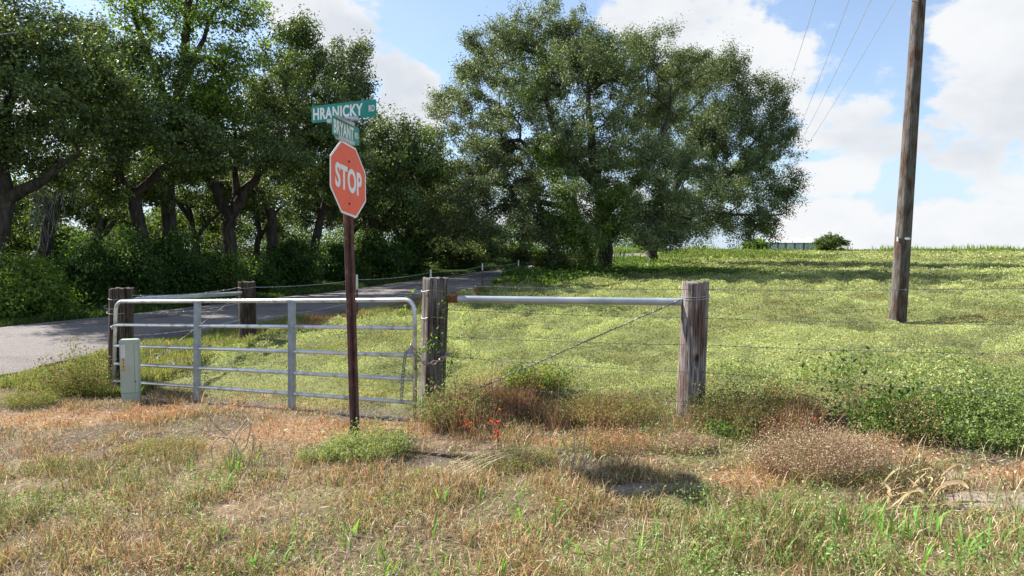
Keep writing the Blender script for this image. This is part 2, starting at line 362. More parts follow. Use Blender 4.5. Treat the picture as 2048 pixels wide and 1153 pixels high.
def jcol(n, palette, weights, jit=.25, r=rng):
    p = np.array(palette, float)[r.choice(len(palette), n, p=np.array(weights)/sum(weights))]
    return np.clip(p*(1+r.uniform(-jit, jit, (n, 1)))*(1+r.uniform(-.1, .1, (n, 3))), .002, .95)

def skeleton(trunks, targets, r, step=.5, wander=.12, sag=0.0):
    """trunks: list of (pts, r0, r1). targets (n,3). returns nodes, parents, radii"""
    nodes = []; par = []; fix = []
    roots = []
    for pts, r0, r1, att in trunks:
        pts = np.array([list(p) for p in pts], float); seg = np.linalg.norm(np.diff(pts, axis=0), axis=1); tot = seg.sum(); cum = np.concatenate([[0], np.cumsum(seg)])
        m = max(3, int(tot/step)+1); s_ = np.linspace(0, tot, m)
        # smooth through catmull-ish: interpolate then smooth
        q = np.stack([np.interp(s_, cum, pts[:, k]) for k in range(3)], 1)
        for _ in range(2): q[1:-1] = (q[:-2]+2*q[1:-1]+q[2:])/4
        q[1:-1] += r.normal(size=(m-2, 3))*step*wander*.5
        prev = -1
        if att is not None and nodes:
            dn = np.linalg.norm(np.array(nodes)-q[0], axis=1); prev = int(np.argmin(dn)); q = q[1:]; m = len(q)
        for i in range(m):
            nodes.append(q[i]); par.append(prev); fix.append(r0+(r1-r0)*i/max(1, m-1)); prev = len(nodes)-1
    NB = len(nodes); A = np.zeros((NB+len(targets)*40, 3)); A[:NB] = nodes; pl = np.zeros(len(A)); cnt = NB
    targets = np.asarray(targets)
    d0 = np.array([np.min(np.linalg.norm(A[:NB]-t, axis=1)) for t in targets]); order = np.argsort(d0)
    skip = int(NB*.0)
    base = A[0]; tips = []
    for ti in order:
        T = targets[ti]; dv = T-A[:cnt]; dd = np.linalg.norm(dv, axis=1)
        cost = dd + .15*pl[:cnt] + .5*np.clip(A[:cnt, 2]-T[2], 0, 9)*.3
        cost[:1] += 50 if len(trunks) and cnt > 5 else 0
        j = int(np.argmin(cost)); D_ = dd[j]; k = max(1, int(D_/step)); o = A[j].copy(); v = (T-o)
        prev = j; side = r.normal(size=3)*D_*.07; side[2] += D_*.04
        for i in range(1, k+1):
            u = i/k; p_ = o + v*u + side*4*u*(1-u) + (r.normal(size=3)*step*wander if i < k else 0)
            if cnt >= len(A): break
            A[cnt] = p_; par.append(prev); pl[cnt] = pl[prev]+D_/k; fix.append(0); prev = cnt; cnt += 1
        tips.append(prev)
    A = A[:cnt]; par = np.array(par); n = np.zeros(cnt)
    for tp in tips: n[tp] += 1
    for i in range(cnt-1, -1, -1):
        if par[i] >= 0: n[par[i]] += n[i]
    rad = .011*np.maximum(n, 1)**.47; fix = np.array(fix); 
    rmax = max(t_[1] for t_ in trunks); rad = np.minimum(rad, rmax*.55)
    rad = np.where(fix > 0, fix, rad)
    for i in range(NB, cnt):
        rad[i] = min(rad[i], rad[par[i]]*.97)
    return A, par, rad
def skel_mesh(A, par, rad, sides=6, rmin=0.0):
    n = len(A); dirs = np.zeros((n, 3)); ok = par >= 0
    dirs[ok] = A[ok]-A[par[ok]]
    for i in range(n):
        if par[i] < 0:
            ch = np.where(par == i)[0]; dirs[i] = A[ch[0]]-A[i] if len(ch) else (0, 0, 1)
    dirs /= np.linalg.norm(dirs, axis=1)[:, None]+1e-9
    main = np.full(n, -1); best = np.zeros(n)
    for i in range(n):
        p_ = par[i]
        if p_ >= 0 and rad[i] > best[p_]: best[p_] = rad[i]; main[p_] = i
    nd = dirs.copy()
    for i in range(n):
        if main[i] >= 0: nd[i] = dirs[i]+dirs[main[i]]
    nd /= np.linalg.norm(nd, axis=1)[:, None]+1e-9
    ref = np.array([.35, .88, .31]); ref /= np.linalg.norm(ref)
    a = np.arange(sides)*2*np.pi/sides; ca = np.cos(a)[None, :, None]; sa = np.sin(a)[None, :, None]
    def rings(c, d, r_):
        u = np.cross(d, ref); u /= np.linalg.norm(u, axis=1)[:, None]+1e-9; v = np.cross(d, u)
        return c[:, None]+r_[:, None, None]*(ca*u[:, None]+sa*v[:, None])
    R1 = rings(A, nd, rad).reshape(-1, 3)
    ed = np.where(ok & (rad >= rmin))[0]; pa = par[ed]; ism = main[pa] == ed
    e2 = ed[~ism]; R2 = rings(A[par[e2]], dirs[e2], rad[e2]*1.15).reshape(-1, 3)
    start = np.zeros(n, int); start[ed[ism]] = par[ed[ism]]*sides; start[e2] = n*sides+np.arange(len(e2))*sides
    k = np.arange(sides); k2 = (k+1) % sides
    s_ = start[ed][:, None]; e_ = (ed*sides)[:, None]
    Q = np.stack([s_+k, s_+k2, e_+k2, e_+k], -1).reshape(-1, 4)
    V = np.concatenate([R1, R2]); used = np.unique(Q); remap = np.zeros(len(V), int); remap[used] = np.arange(len(used))
    return V[used], remap[Q]
def lump_points(lumps, n, r, shell=.55, bottom=.55, reject=None):
    """points in the outer part of a union of ellipsoids; lumps (cx,cy,cz,rx,ry,rz)"""
    Ls = np.array(lumps, float); vol = Ls[:, 3]*Ls[:, 4]*Ls[:, 5]; pr = vol**.62; pr /= pr.sum(); out_ = []
    while len(out_) < n:
        k = r.choice(len(Ls), p=pr); d = r.normal(size=3); d /= np.linalg.norm(d)
        if d[2] < -.2 and r.random() < bottom: continue
        s_ = shell+(1-shell)*r.random()**.7
        out_.append(Ls[k, :3]+d*Ls[k, 3:]*s_)
    return np.array(out_)
def make_tree(name, label, base, trunks, lumps, ncl, lpc, lsize, crad, palette, weights, seed, mat=None, cat='tree', group=None,
              shell=.5, up=.35, sides=6, wander=.12, step=.5, jit=.3, cl_flat=.6, crown_name='crown', aspect=.5, extra=None, bare=0):
    r = np.random.default_rng(seed); root = thing(name, base, label, cat, group)
    if cat == 'tree':
        sub = []
        for q in lumps:
            for k in range(5):
                d = r.normal(size=3); d[2] = d[2]*.8+.15; d /= np.linalg.norm(d); f = r.uniform(.26, .42); sub.append((q[0]+d[0]*q[3]*.95, q[1]+d[1]*q[4]*.95, q[2]+d[2]*q[5]*.95, q[3]*f, q[4]*f, q[5]*f))
        lumps = list(lumps)+sub
    T = lump_points(lumps, ncl, r, shell)
    T = T[T[:, 2] > base[2]+.15]
    A, par, rad = skeleton(trunks, T, r, step, wander)
    V, Q = skel_mesh(A, par, rad, sides)
    ob = link('trunk', mesh_np('trunk', V, [Q], smooth=True), M_bark, root)
    n = len(T)*lpc; ci = np.repeat(np.arange(len(T)), lpc); cr_ = crad*r.uniform(.55, 1.35, len(T))
    g = r.normal(size=(n, 3)); g /= np.linalg.norm(g, axis=1)[:, None]; g *= (r.random(n)**.38)[:, None]
    # elongated sprigs pointing outwards
    cen = np.mean(np.array(lumps)[:, :3], 0); od = T-cen; od /= np.linalg.norm(od, axis=1)[:, None]+1e-9
    pos = T[ci] + g*cr_[ci][:, None]*np.array([1, 1, cl_flat]) + od[ci]*(r.normal(size=n)*cr_[ci]*.45)[:, None]
    # twig leaves along thin branches
    thin = np.where((rad < .035) & (par >= 0))[0]
    if len(thin):
        m = min(int(n*.22), len(thin)*8); k = r.choice(thin, m); pos2 = A[k]+r.normal(size=(m, 3))*crad*.33; pos = np.concatenate([pos, pos2])
        tint = np.concatenate([r.uniform(.65, 1.35, len(T))[ci], r.uniform(.8, 1.15, m)])
    else: tint = r.uniform(.75, 1.25, len(T))[ci]
    col = jcol(len(pos), palette, weights, jit, r)*tint[:, None]
    bias = np.zeros((len(pos), 3)); bias[:n] = g*.85+od[ci]*.35
    keep = pos[:, 2] > gz(pos[:, 0], pos[:, 1])+.03; pos = pos[keep]; col = col[keep]; bias = bias[keep]
    if extra is not None:
        pos, col = extra(pos, col, r)
    V, Q, Cc = leaf_quads(pos, lsize*r.uniform(.6, 1.4, len(pos)), col, up, aspect, r, None, bias)
    link(crown_name, mesh_np(crown_name, V, [Q], Cc), mat or M_leaf, root)
    return root
OAK = [(.110, .150, .068), (.155, .200, .090), (.24, .28, .16), (.070, .10, .038)]; OAKW = [4, 4, 2, 3]
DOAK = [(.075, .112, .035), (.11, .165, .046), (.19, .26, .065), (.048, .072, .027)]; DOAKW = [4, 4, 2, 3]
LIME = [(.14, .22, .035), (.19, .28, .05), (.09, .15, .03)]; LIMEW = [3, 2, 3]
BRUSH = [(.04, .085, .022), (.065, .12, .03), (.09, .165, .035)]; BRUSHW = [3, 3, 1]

def L3(px, py, Y, rx, ry, rz=None):
    """ellipsoid from pixel centre, distance, pixel radii; depth radius in metres = mean"""
    c = P(px, py, Y); a = rx*Y/F; b_ = ry*Y/F; return (c.x, c.y, c.z, a, rz or (a+b_)*.5, b_)

#==TREES==
# ---- the big live oak by the road
Y = 42.0; bx = P(1196, 548, Y)
lum = [L3(1100, 75, Y+1, 95, 75), L3(1010, 170, Y, 100, 90), L3(1150, 190, Y-2, 130, 100), L3(1280, 160, Y+1, 105, 85), L3(935, 270, Y-1, 85, 80), L3(1040, 300, Y-3, 120, 85),
       L3(1200, 300, Y-4, 120, 90), L3(910, 400, Y-1, 65, 75), L3(990, 410, Y-4, 80, 60), L3(1130, 400, Y-5, 100, 70), L3(1290, 350, Y-3, 110, 90), L3(1090, 465, Y-4, 70, 50), L3(1180, 480, Y-5, 75, 40),
       L3(1370, 190, Y+3, 80, 80), L3(1330, 440, Y-2, 80, 55), L3(1060, 130, Y+3, 110, 80), L3(1200, 220, Y+4, 150, 110), L3(900, 220, Y+2, 40, 40), L3(965, 110, Y+1, 35, 45), L3(1020, 455, Y-5, 60, 30), L3(1125, 490, Y-5, 42, 28), L3(1235, 110, Y, 60, 50), L3(1240, 470, Y-6, 70, 35), L3(1310, 480, Y-3, 50, 25), L3(880, 460, Y-2, 40, 35), L3(950, 460, Y-3, 60, 32), L3(1060, 440, Y-2, 80, 40), L3(1200, 430, Y-6, 90, 45), L3(1270, 400, Y-4, 80, 50), L3(1010, 360, Y-2, 80, 45), L3(1120, 340, Y+3, 120, 60), L3(900, 430, Y, 50, 50)]
tr = [([P(1208, 552, Y), P(1212, 490, Y), P(1205, 420, Y-.5), P(1190, 350, Y-1), P(1182, 280, Y-1), P(1175, 180, Y)], .50, .14, None),
      ([P(1180, 552, Y-.3), P(1172, 500, Y-.5), P(1150, 420, Y-1), P(1100, 340, Y-1.5), P(1040, 280, Y-1.5)], .42, .12, None),
      ([P(1190, 370, Y-1), P(1150, 330, Y-2), P(1095, 240, Y-1), P(1095, 120, Y)], .26, .08, 1),
      ([P(1150, 420, Y-1), P(1080, 405, Y-2), P(1010, 375, Y-2), P(960, 350, Y-2)], .22, .07, 1),
      ([P(1205, 430, Y-.5), P(1260, 380, Y-1), P(1310, 310, Y-1), P(1340, 220, Y)], .28, .08, 1),
      ([P(1208, 470, Y-.5), P(1270, 440, Y-2), P(1340, 425, Y-3), P(1380, 440, Y-3)], .2, .06, 1)]
VINES = [(1110, 370, 36.5), (1130, 420, 36), (1225, 400, 36), (1215, 445, 35.5), (1150, 475, 36.5), (1062, 130, 39), (1060, 190, 39), (1185, 500, 37), (1090, 320, 37), (1240, 360, 36)]
make_tree('live_oak', 'huge grey green live oak in the middle, double trunk standing beside the road', bx, tr, lum, 2300, 185, .115, .50, OAK, OAKW, 1, shell=.62, cl_flat=.8, jit=.35,
          extra=lambda p_, c_, r_: (p_, np.where((np.min([np.linalg.norm((p_-np.array(list(P(*q))))/np.array([1.5, 3.0, 1.4]), axis=1) for q in VINES], 0)+r_.uniform(0, .7, len(p_)) < 1)[:, None], jcol(len(p_), LIME, LIMEW, .25, r_)*.9, c_)))
# ---- second live oak, right and behind
Y = 57.0; bx = P(1302, 527, Y)
lum = [L3(1430, 210, Y, 90, 85), L3(1480, 300, Y-1, 105, 85), L3(1540, 340, Y, 60, 70), L3(1400, 330, Y-3, 110, 100), L3(1500, 410, Y-2, 90, 55), L3(1390, 430, Y-3, 100, 50), L3(1575, 380, Y-1, 33, 35), L3(1510, 215, Y+1, 60, 60),
       L3(1290, 440, Y-1, 60, 40), L3(1350, 270, Y+2, 90, 120), L3(1440, 160, Y, 60, 45), L3(1550, 265, Y, 40, 45), L3(1540, 440, Y-1, 35, 30), L3(1360, 470, Y-2, 60, 25), L3(1450, 460, Y-2, 70, 32), L3(1520, 470, Y-1, 35, 22)]
tr = [([P(1302, 529, Y), P(1308, 470, Y), P(1340, 410, Y), P(1370, 330, Y), P(1385, 240, Y)], .48, .12, None),
      ([P(1318, 450, Y), P(1390, 400, Y-1), P(1450, 360, Y-1), P(1500, 300, Y-1)], .3, .08, 1),
      ([P(1330, 430, Y-.5), P(1410, 425, Y-2), P(1480, 430, Y-2), P(1530, 430, Y-2)], .2, .06, 1)]
make_tree('live_oak', 'dark spreading live oak right of the biggest oak, low boughs over the field', bx, tr, lum, 1150, 180, .14, .66, OAK[:2]+[OAK[3]], [3, 2, 3], 2, shell=.72, cl_flat=.8, jit=.35)

def wood_tree(base, Y, trunks, lum, ncl, label, seed, lp=135, ls=.095, cr_=.42, pal=DOAK, pw=DOAKW, mat=None, name='live_oak', shell=.6, wander=.2, **k):
    b0 = P(base[0], base[1], Y); b0.z = float(base_z(b0.x, b0.y))
    tt = []
    for i, (pts, r0, r1, att) in enumerate(trunks):
        q = [P(a, b_, Y+(c if len(pt) > 2 else 0)) for pt in pts for (a, b_, c) in [tuple(pt)+(0,)*(3-len(pt))]]
        if i == 0: q[0].z = b0.z-.1
        tt.append((q, r0, r1, att))
    return make_tree(name, label, b0, tt, [L3(*q) for q in lum], int(ncl*.58), lp, ls, cr_, pal, pw, seed, mat=mat, shell=shell, wander=wander, **k)
# far left oaks
wood_tree((-30, 600), 19, [([(-30, 600), (-10, 480), (15, 400), (0, 330), (-20, 250)], .36, .15, None), ([(15, 400), (60, 380), (110, 345), (160, 310)], .17, .06, 1), ([(0, 330), (-10, 240), (40, 190), (50, 110)], .2, .07, 1)],
          [(20, 90, 19, 110, 90), (-90, 120, 19, 120, 150), (110, 120, 18.5, 90, 75), (40, 220, 18, 110, 80), (150, 180, 19, 80, 70), (-60, 300, 18.5, 90, 80), (90, 290, 19, 80, 45), (-110, 0, 20, 110, 70), (60, 330, 19.5, 60, 35), (-20, 400, 20, 60, 50), (130, 330, 20, 50, 40)], 950,
          'gnarled live oak cut by the left edge of the photo, its crooked bough reaching right', 3)
wood_tree((70, 600), 21.5, [([(70, 600), (80, 500), (120, 380), (145, 300), (215, 240)], .26, .1, None), ([(100, 440), (60, 380), (55, 330), (75, 300)], .14, .05, 1), ([(145, 300), (180, 330), (240, 335)], .12, .04, 1)],
          [(210, 160, 22, 90, 70), (240, 220, 21, 80, 55), (140, 230, 22, 70, 50), (200, 100, 23, 60, 50), (280, 290, 21.5, 60, 40), (170, 390, 23, 70, 50), (80, 420, 23, 60, 50)], 560,
          'slim leaning live oak second from the left with grey moss hanging on it', 4)
wood_tree((285, 600), 23.5, [([(285, 600), (283, 480), (278, 400), (240, 350), (205, 330), (170, 350)], .33, .1, None), ([(276, 390), (300, 350), (330, 330), (370, 300)], .17, .06, 1), ([(238, 350), (222, 270), (212, 205), (170, 180)], .17, .05, 1)],
          [(300, 240, 23, 80, 60), (380, 280, 23, 70, 55), (330, 170, 24, 80, 60), (220, 300, 23, 60, 35), (190, 200, 24, 60, 50), (250, 390, 25, 70, 45), (330, 360, 25, 60, 40)], 560,
          'crooked live oak left of the tall light green tree, trunk bending left', 5)
wood_tree((335, 600), 26, [([(335, 600), (338, 480), (335, 380), (345, 260), (370, 120), (380, -40)], .30, .12, None), ([(345, 250), (310, 140), (270, 40), (250, -40)], .17, .05, 1), ([(355, 190), (400, 100), (430, 20)], .14, .05, 1), ([(350, 230), (420, 160), (480, 130)], .1, .04, 1)],
          [(300, 10, 26, 110, 70), (250, 40, 26, 60, 55), (400, -20, 26, 120, 70), (470, 40, 26, 75, 55), (380, 110, 25.5, 110, 90), (290, 130, 26, 80, 60), (460, 140, 25, 70, 50), (350, 220, 25, 90, 70), (420, 220, 25, 60, 50), (340, -120, 26, 120, 80), (330, 310, 26, 60, 50), (390, 320, 26, 50, 40)], 820,
          'tall light green tree rising out of the top of the photo above the gate', 6, lp=75, pal=LIME, pw=LIMEW, mat=M_leafb, name='elm_tree', ls=.115, wander=.1, shell=.2, cr_=.5)
wood_tree((465, 590), 27, [([(465, 590), (462, 500), (455, 420), (430, 370), (400, 330), (380, 290)], .36, .1, None), ([(455, 425), (490, 390), (530, 330), (560, 260)], .24, .07, 1), ([(460, 440), (475, 350), (470, 260)], .18, .06, 1)],
          [(480, 230, 27, 90, 60), (420, 300, 26, 70, 50), (540, 260, 27, 70, 60), (500, 310, 26, 90, 45), (560, 180, 28, 60, 60), (580, 330, 27, 50, 40), (400, 370, 28, 50, 40), (480, 380, 29, 60, 40), (540, 400, 29, 50, 40)], 680,
          'live oak with a thick forked trunk between the two upright braces of the gate', 7)
wood_tree((545, 585), 31, [([(545, 585), (548, 490), (535, 420), (570, 350), (590, 250), (595, 130)], .3, .1, None), ([(540, 410), (500, 375), (470, 350)], .15, .05, 1), ([(575, 340), (620, 290), (660, 230)], .16, .05, 1)],
          [(590, 110, 31, 60, 55), (560, 190, 31, 70, 55), (630, 190, 31, 70, 60), (600, 270, 30, 80, 50), (650, 300, 31, 60, 45), (600, 70, 31, 35, 30), (570, 360, 32, 60, 45), (630, 390, 33, 50, 40)], 640,
          'dark oak directly left of the stop sign whose top reaches the white cloud', 8, ls=.12, pal=DOAK+[LIME[2]], pw=DOAKW+[3])
wood_tree((630, 580), 34, [([(630, 580), (625, 500), (645, 420), (665, 330), (680, 230)], .28, .09, None), ([(640, 430), (600, 400), (570, 385)], .14, .05, 1), ([(650, 400), (690, 370), (720, 330)], .15, .05, 1)],
          [(690, 130, 34, 45, 45), (680, 200, 34, 55, 50), (660, 270, 33, 70, 50), (700, 330, 34, 50, 45), (640, 340, 33, 60, 40), (715, 180, 34, 30, 40), (680, 400, 36, 60, 40), (640, 430, 36, 50, 30)], 520,
          'dark oak standing behind the stop sign and the street name plates', 9, ls=.13, cr_=.55, pal=OAK, pw=OAKW)
wood_tree((735, 575), 37, [([(735, 575), (742, 500), (735, 430), (770, 370), (790, 300)], .3, .09, None), ([(737, 430), (700, 400), (690, 350)], .16, .05, 1), ([(742, 460), (800, 400), (830, 370)], .15, .05, 1)],
          [(770, 280, 37, 60, 45), (800, 330, 36, 70, 50), (740, 340, 37, 55, 45), (830, 300, 38, 45, 45), (780, 400, 36, 70, 40), (860, 350, 38, 40, 50), (740, 430, 39, 60, 35), (810, 440, 39, 60, 35)], 560,
          'oak with dark crown just right of the stop sign, seen over the wooden post', 10, ls=.14, cr_=.6)
wood_tree((800, 565), 44, [([(800, 565), (805, 500), (830, 440), (870, 380)], .3, .09, None), ([(810, 480), (770, 430), (750, 400)], .16, .05, 1)],
          [(850, 380, 44, 55, 50), (810, 420, 43, 60, 40), (880, 420, 44, 50, 40), (850, 310, 45, 40, 40)], 340,
          'low dark oak at the far right end of the roadside wood', 12, ls=.16, cr_=.7)
for bx_, Yt, top_, lb, sd in ((195, 27, 260, 'slender dark oak deep in the wood left of the crooked oak', 21), (395, 31, 300, 'slender dark oak deep in the wood right of the tall green tree', 22), (510, 36, 300, 'slim dark oak deep in the wood behind the forked oak', 23),
                             (700, 41, 300, 'thin dark oak showing just left of the upper sign post', 24), (845, 50, 330, 'thin dark oak trunk deep in the wood above the squared post', 25)):
    q = np.random.default_rng(sd).uniform(-28, 28, 8)
    wood_tree((bx_, 590), Yt, [([(bx_, 590), (bx_+q[0]*.4, 500), (bx_+q[1], 430), (bx_+q[2]*1.6, 370), (bx_+q[2]*2, top_)], .2, .06, None), ([(bx_+q[1], 430), (bx_+q[1]-40, 385), (bx_+q[1]-75, 360)], .11, .04, 1), ([(bx_+q[0]*.4, 480), (bx_+45, 420), (bx_+80, 395)], .1, .04, 1)],
              [(bx_+q[2]*2, top_+10, Yt, 60, 45), (bx_-60, 370, Yt, 55, 35), (bx_+70, 385, Yt, 55, 35), (bx_, 350, Yt+1, 70, 40), (bx_-20, 420, Yt+1.5, 60, 28), (bx_+40, 440, Yt+2, 50, 25)], 330, lb, sd, ls=.08+Yt*.0015)
wood_tree((900, 545), 56, [([(900, 545), (905, 500), (915, 470), (930, 440)], .26, .08, None)],
          [(910, 450, 56, 50, 35), (950, 470, 56, 30, 25), (870, 460, 56, 40, 30)], 200,
          'smallest oak ending the wood, half hidden by the big oak crown', 13, ls=.19, cr_=.8)

# ---- undergrowth bushes along the wood edge
def bush(px, py, Y, rx, ry, label, seed, pal=BRUSH, pw=BRUSHW, ncl=170, lp=80, ls=.085, cr_=.36, name='bush', mat=None, up=.3, **k):
    b0 = P(px, 560, Y); b0.z = float(base_z(b0.x, b0.y)); c = P(px, py, Y); r = np.random.default_rng(seed)
    W = rx*Y/F; H = max(c.z+ry*Y/F-b0.z, .4); lum = []
    for i in range(7):
        a = r.uniform(-.6, .6); hh = H*(1-.45*abs(a))*r.uniform(.65, 1.0)
        lum.append((b0.x+a*W, b0.y+r.uniform(-.4, .4)*W*.5, b0.z+hh*.5, W*r.uniform(.38, .6), W*.5, hh*.5))
    tr = []
    for i in range(3):
        a = r.uniform(-.5, .5)
        tr.append(([b0+Vector((a*.3, 0, -.05)), b0+Vector((a*W*.3, 0, H*.3)), b0+Vector((a*W*.7, r.uniform(-.2, .2), H*.65))], .035, .015, None))
    return make_tree(name, label, b0, tr, lum, ncl, lp, ls, cr_, pal, pw, seed, mat=mat or M_leafb, cat='bush', up=up, sides=5, crown_name='foliage', shell=.2, **k)
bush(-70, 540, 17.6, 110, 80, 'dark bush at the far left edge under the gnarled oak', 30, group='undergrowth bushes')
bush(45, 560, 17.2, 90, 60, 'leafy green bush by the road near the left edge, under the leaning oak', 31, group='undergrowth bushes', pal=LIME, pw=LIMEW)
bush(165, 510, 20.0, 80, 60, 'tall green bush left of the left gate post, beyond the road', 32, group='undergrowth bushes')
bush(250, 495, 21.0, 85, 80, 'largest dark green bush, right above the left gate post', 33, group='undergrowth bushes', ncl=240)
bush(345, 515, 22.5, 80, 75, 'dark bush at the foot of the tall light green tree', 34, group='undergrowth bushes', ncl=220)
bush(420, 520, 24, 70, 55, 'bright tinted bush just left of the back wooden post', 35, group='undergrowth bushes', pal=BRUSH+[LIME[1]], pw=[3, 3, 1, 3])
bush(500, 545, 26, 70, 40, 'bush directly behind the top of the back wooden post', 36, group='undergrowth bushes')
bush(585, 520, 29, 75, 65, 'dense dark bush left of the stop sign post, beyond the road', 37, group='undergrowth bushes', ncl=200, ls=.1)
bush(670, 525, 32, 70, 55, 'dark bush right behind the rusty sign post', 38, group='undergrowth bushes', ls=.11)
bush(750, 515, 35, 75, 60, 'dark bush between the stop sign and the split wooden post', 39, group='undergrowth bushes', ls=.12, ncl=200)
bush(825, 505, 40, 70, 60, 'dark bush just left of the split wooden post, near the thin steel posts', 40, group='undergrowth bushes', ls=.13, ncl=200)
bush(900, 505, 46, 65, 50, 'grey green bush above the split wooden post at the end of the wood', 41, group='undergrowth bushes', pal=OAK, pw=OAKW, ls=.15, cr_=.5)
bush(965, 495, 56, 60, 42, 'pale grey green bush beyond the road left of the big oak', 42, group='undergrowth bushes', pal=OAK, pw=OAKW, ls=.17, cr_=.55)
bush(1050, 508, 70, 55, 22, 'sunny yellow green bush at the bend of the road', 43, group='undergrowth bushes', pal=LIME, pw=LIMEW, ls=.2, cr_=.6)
bush(1120, 520, 40.5, 62, 34, 'grey green leafy scrub round the left foot of the biggest oak', 44, pal=OAK+LIME, pw=OAKW+[4, 4, 3], ls=.11, cr_=.38, ncl=150)
bush(1035, 500, 41, 40, 30, 'low hanging grey green scrub by the road left of the biggest oak', 45, pal=OAK, pw=OAKW, ls=.11, cr_=.36, ncl=70, lp=60)
# second row of brush deep in the wood: one unbroken mass
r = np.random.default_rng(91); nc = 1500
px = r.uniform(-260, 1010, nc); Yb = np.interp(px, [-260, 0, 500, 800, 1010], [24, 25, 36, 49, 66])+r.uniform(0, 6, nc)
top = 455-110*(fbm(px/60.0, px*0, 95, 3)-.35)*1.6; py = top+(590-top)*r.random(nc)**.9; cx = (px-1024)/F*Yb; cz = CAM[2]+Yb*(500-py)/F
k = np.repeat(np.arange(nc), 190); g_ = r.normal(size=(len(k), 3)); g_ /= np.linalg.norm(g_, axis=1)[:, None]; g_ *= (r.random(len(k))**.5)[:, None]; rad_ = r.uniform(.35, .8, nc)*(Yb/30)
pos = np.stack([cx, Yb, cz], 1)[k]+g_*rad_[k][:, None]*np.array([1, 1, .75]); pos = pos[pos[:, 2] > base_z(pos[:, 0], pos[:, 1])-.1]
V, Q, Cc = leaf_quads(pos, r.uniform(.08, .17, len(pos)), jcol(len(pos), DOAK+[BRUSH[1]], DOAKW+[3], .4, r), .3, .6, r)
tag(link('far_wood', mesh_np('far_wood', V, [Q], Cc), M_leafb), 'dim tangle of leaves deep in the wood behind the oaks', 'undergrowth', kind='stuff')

# ---- far things on the ridge
bush(1655, 484, 100, 40, 20, 'round dark green bush right of the low metal shed on the skyline', 50, ncl=170, lp=70, ls=.22, cr_=.5, pal=DOAK, pw=DOAKW)
bush(1512, 485, 104, 26, 16, 'light green bush left of the low metal shed', 51, ncl=100, lp=70, ls=.24, cr_=.5, pal=LIME, pw=LIMEW)
bush(2010, 501, 108, 14, 5, 'tiny dark shrub on the skyline at the right edge', 53, ncl=30, lp=60, ls=.22, cr_=.35)
def treeline(px0, px1, Y, h, label, seed, pal=BRUSH):
    r = np.random.default_rng(seed); n = 14000; px = r.uniform(px0, px1, n); Yb = Y+r.uniform(0, 14, n); x = (px-1024)/F*Yb
    hh = h*(.45+.75*fbm(x*.25, x*0, seed, 3)); z = base_z(x, Yb)+hh*r.random(n)**.8
    V, Q, Cc = leaf_quads(np.stack([x, Yb, z], 1), r.uniform(.25, .55, n), jcol(n, pal, [1]*len(pal), .35, r), .3, .6, r)
    tag(link('treeline', mesh_np('treeline', V, [Q], Cc), M_leafb), label, 'treeline', kind='stuff')
treeline(960, 1330, 125, 6.0, 'distant trees seen under the crown of the big oak', 60, LIME+BRUSH)
# low metal shed
Ys = 104.0; a0 = P(1535, 500, Ys); a1 = P(1632, 500, Ys); zt = P(1535, 485.5, Ys).z; rt = P(1535, 476.0, Ys+3).z; z0 = float(base_z(a0.x, Ys))-.1
sh = thing('metal_shed', (a0.x, Ys, z0), 'low white roofed sheet metal shed on the skyline behind the field', 'shed')
M_shed = noise_mat('shed_sheet', (.50, .60, .66), (.74, .80, .84), 1.2, .5, (3, 1, .12), .1, .2, lo=.42, hi=.56)
M_roof = noise_mat('shed_roof', (.62, .62, .62), (.72, .72, .72), 1.0, .45, (1, 1, 1), .05, .2, c3=(.48, .36, .32), s3=.35)
mb = MB(); nn = 60; pts = []
for i in range(nn+1):
    x = a0.x+(a1.x-a0.x)*i/nn; yy = Ys+(.05 if i % 2 else 0); pts.append((x, yy))
V = [(x, y, z0) for x, y in pts]+[(x, y, zt) for x, y in pts]
mb.add(V, [(i, i+1, i+1+nn+1, i+nn+1) for i in range(nn)])
for xx in (a0.x, a1.x): mb.add([(xx, Ys, z0), (xx, Ys+6, z0), (xx, Ys+6, zt), (xx, Ys+3, rt-.05), (xx, Ys, zt)], [(0, 1, 2, 3, 4)])
mb.add([(a0.x, Ys+6, z0), (a1.x, Ys+6, z0), (a1.x, Ys+6, zt), (a0.x, Ys+6, zt)], [(0, 1, 2, 3)]); mb.build('wall', M_shed, sh)
mb = MB(); e = .35
for s_, y0, y1, za, zb in ((0, Ys-.35, Ys+3, zt-.06, rt), (1, Ys+6.35, Ys+3, zt-.06, rt)):
    mb.add([(a0.x-e, y0, za), (a1.x+e, y0, za), (a1.x+e, y1, zb), (a0.x-e, y1, zb), (a0.x-e, y0, za+.06), (a1.x+e, y0, za+.06), (a1.x+e, y1, zb+.06), (a0.x-e, y1, zb+.06)],
           [(0,1,2,3),(4,5,6,7),(0,1,5,4),(1,2,6,5),(3,0,4,7)])
mb.build('roof', M_roof, sh)
for px in (1541, 1556, 1572, 1590, 1608): c = P(px, 492, Ys-.06); MB().box((c.x, Ys-.05, (z0+zt)/2), (.12, .08, zt-z0-.02)).build('wall_post', M_bark, sh)
# tiny white building far right and small trailer
c = P(1838, 502, 112); q = thing('small_building', (c.x, 112, c.z-.6), 'tiny pale flat roofed structure on the skyline right of the wooden pole', 'building')
mb = MB(); mb.box((c.x, 112, c.z-.2), (2.2, 1.6, .8)); mb.build('wall', M_shed, q); mb = MB(); mb.box((c.x, 112, c.z+.25), (2.5, 1.9, .09)); mb.build('roof', M_roof, q)

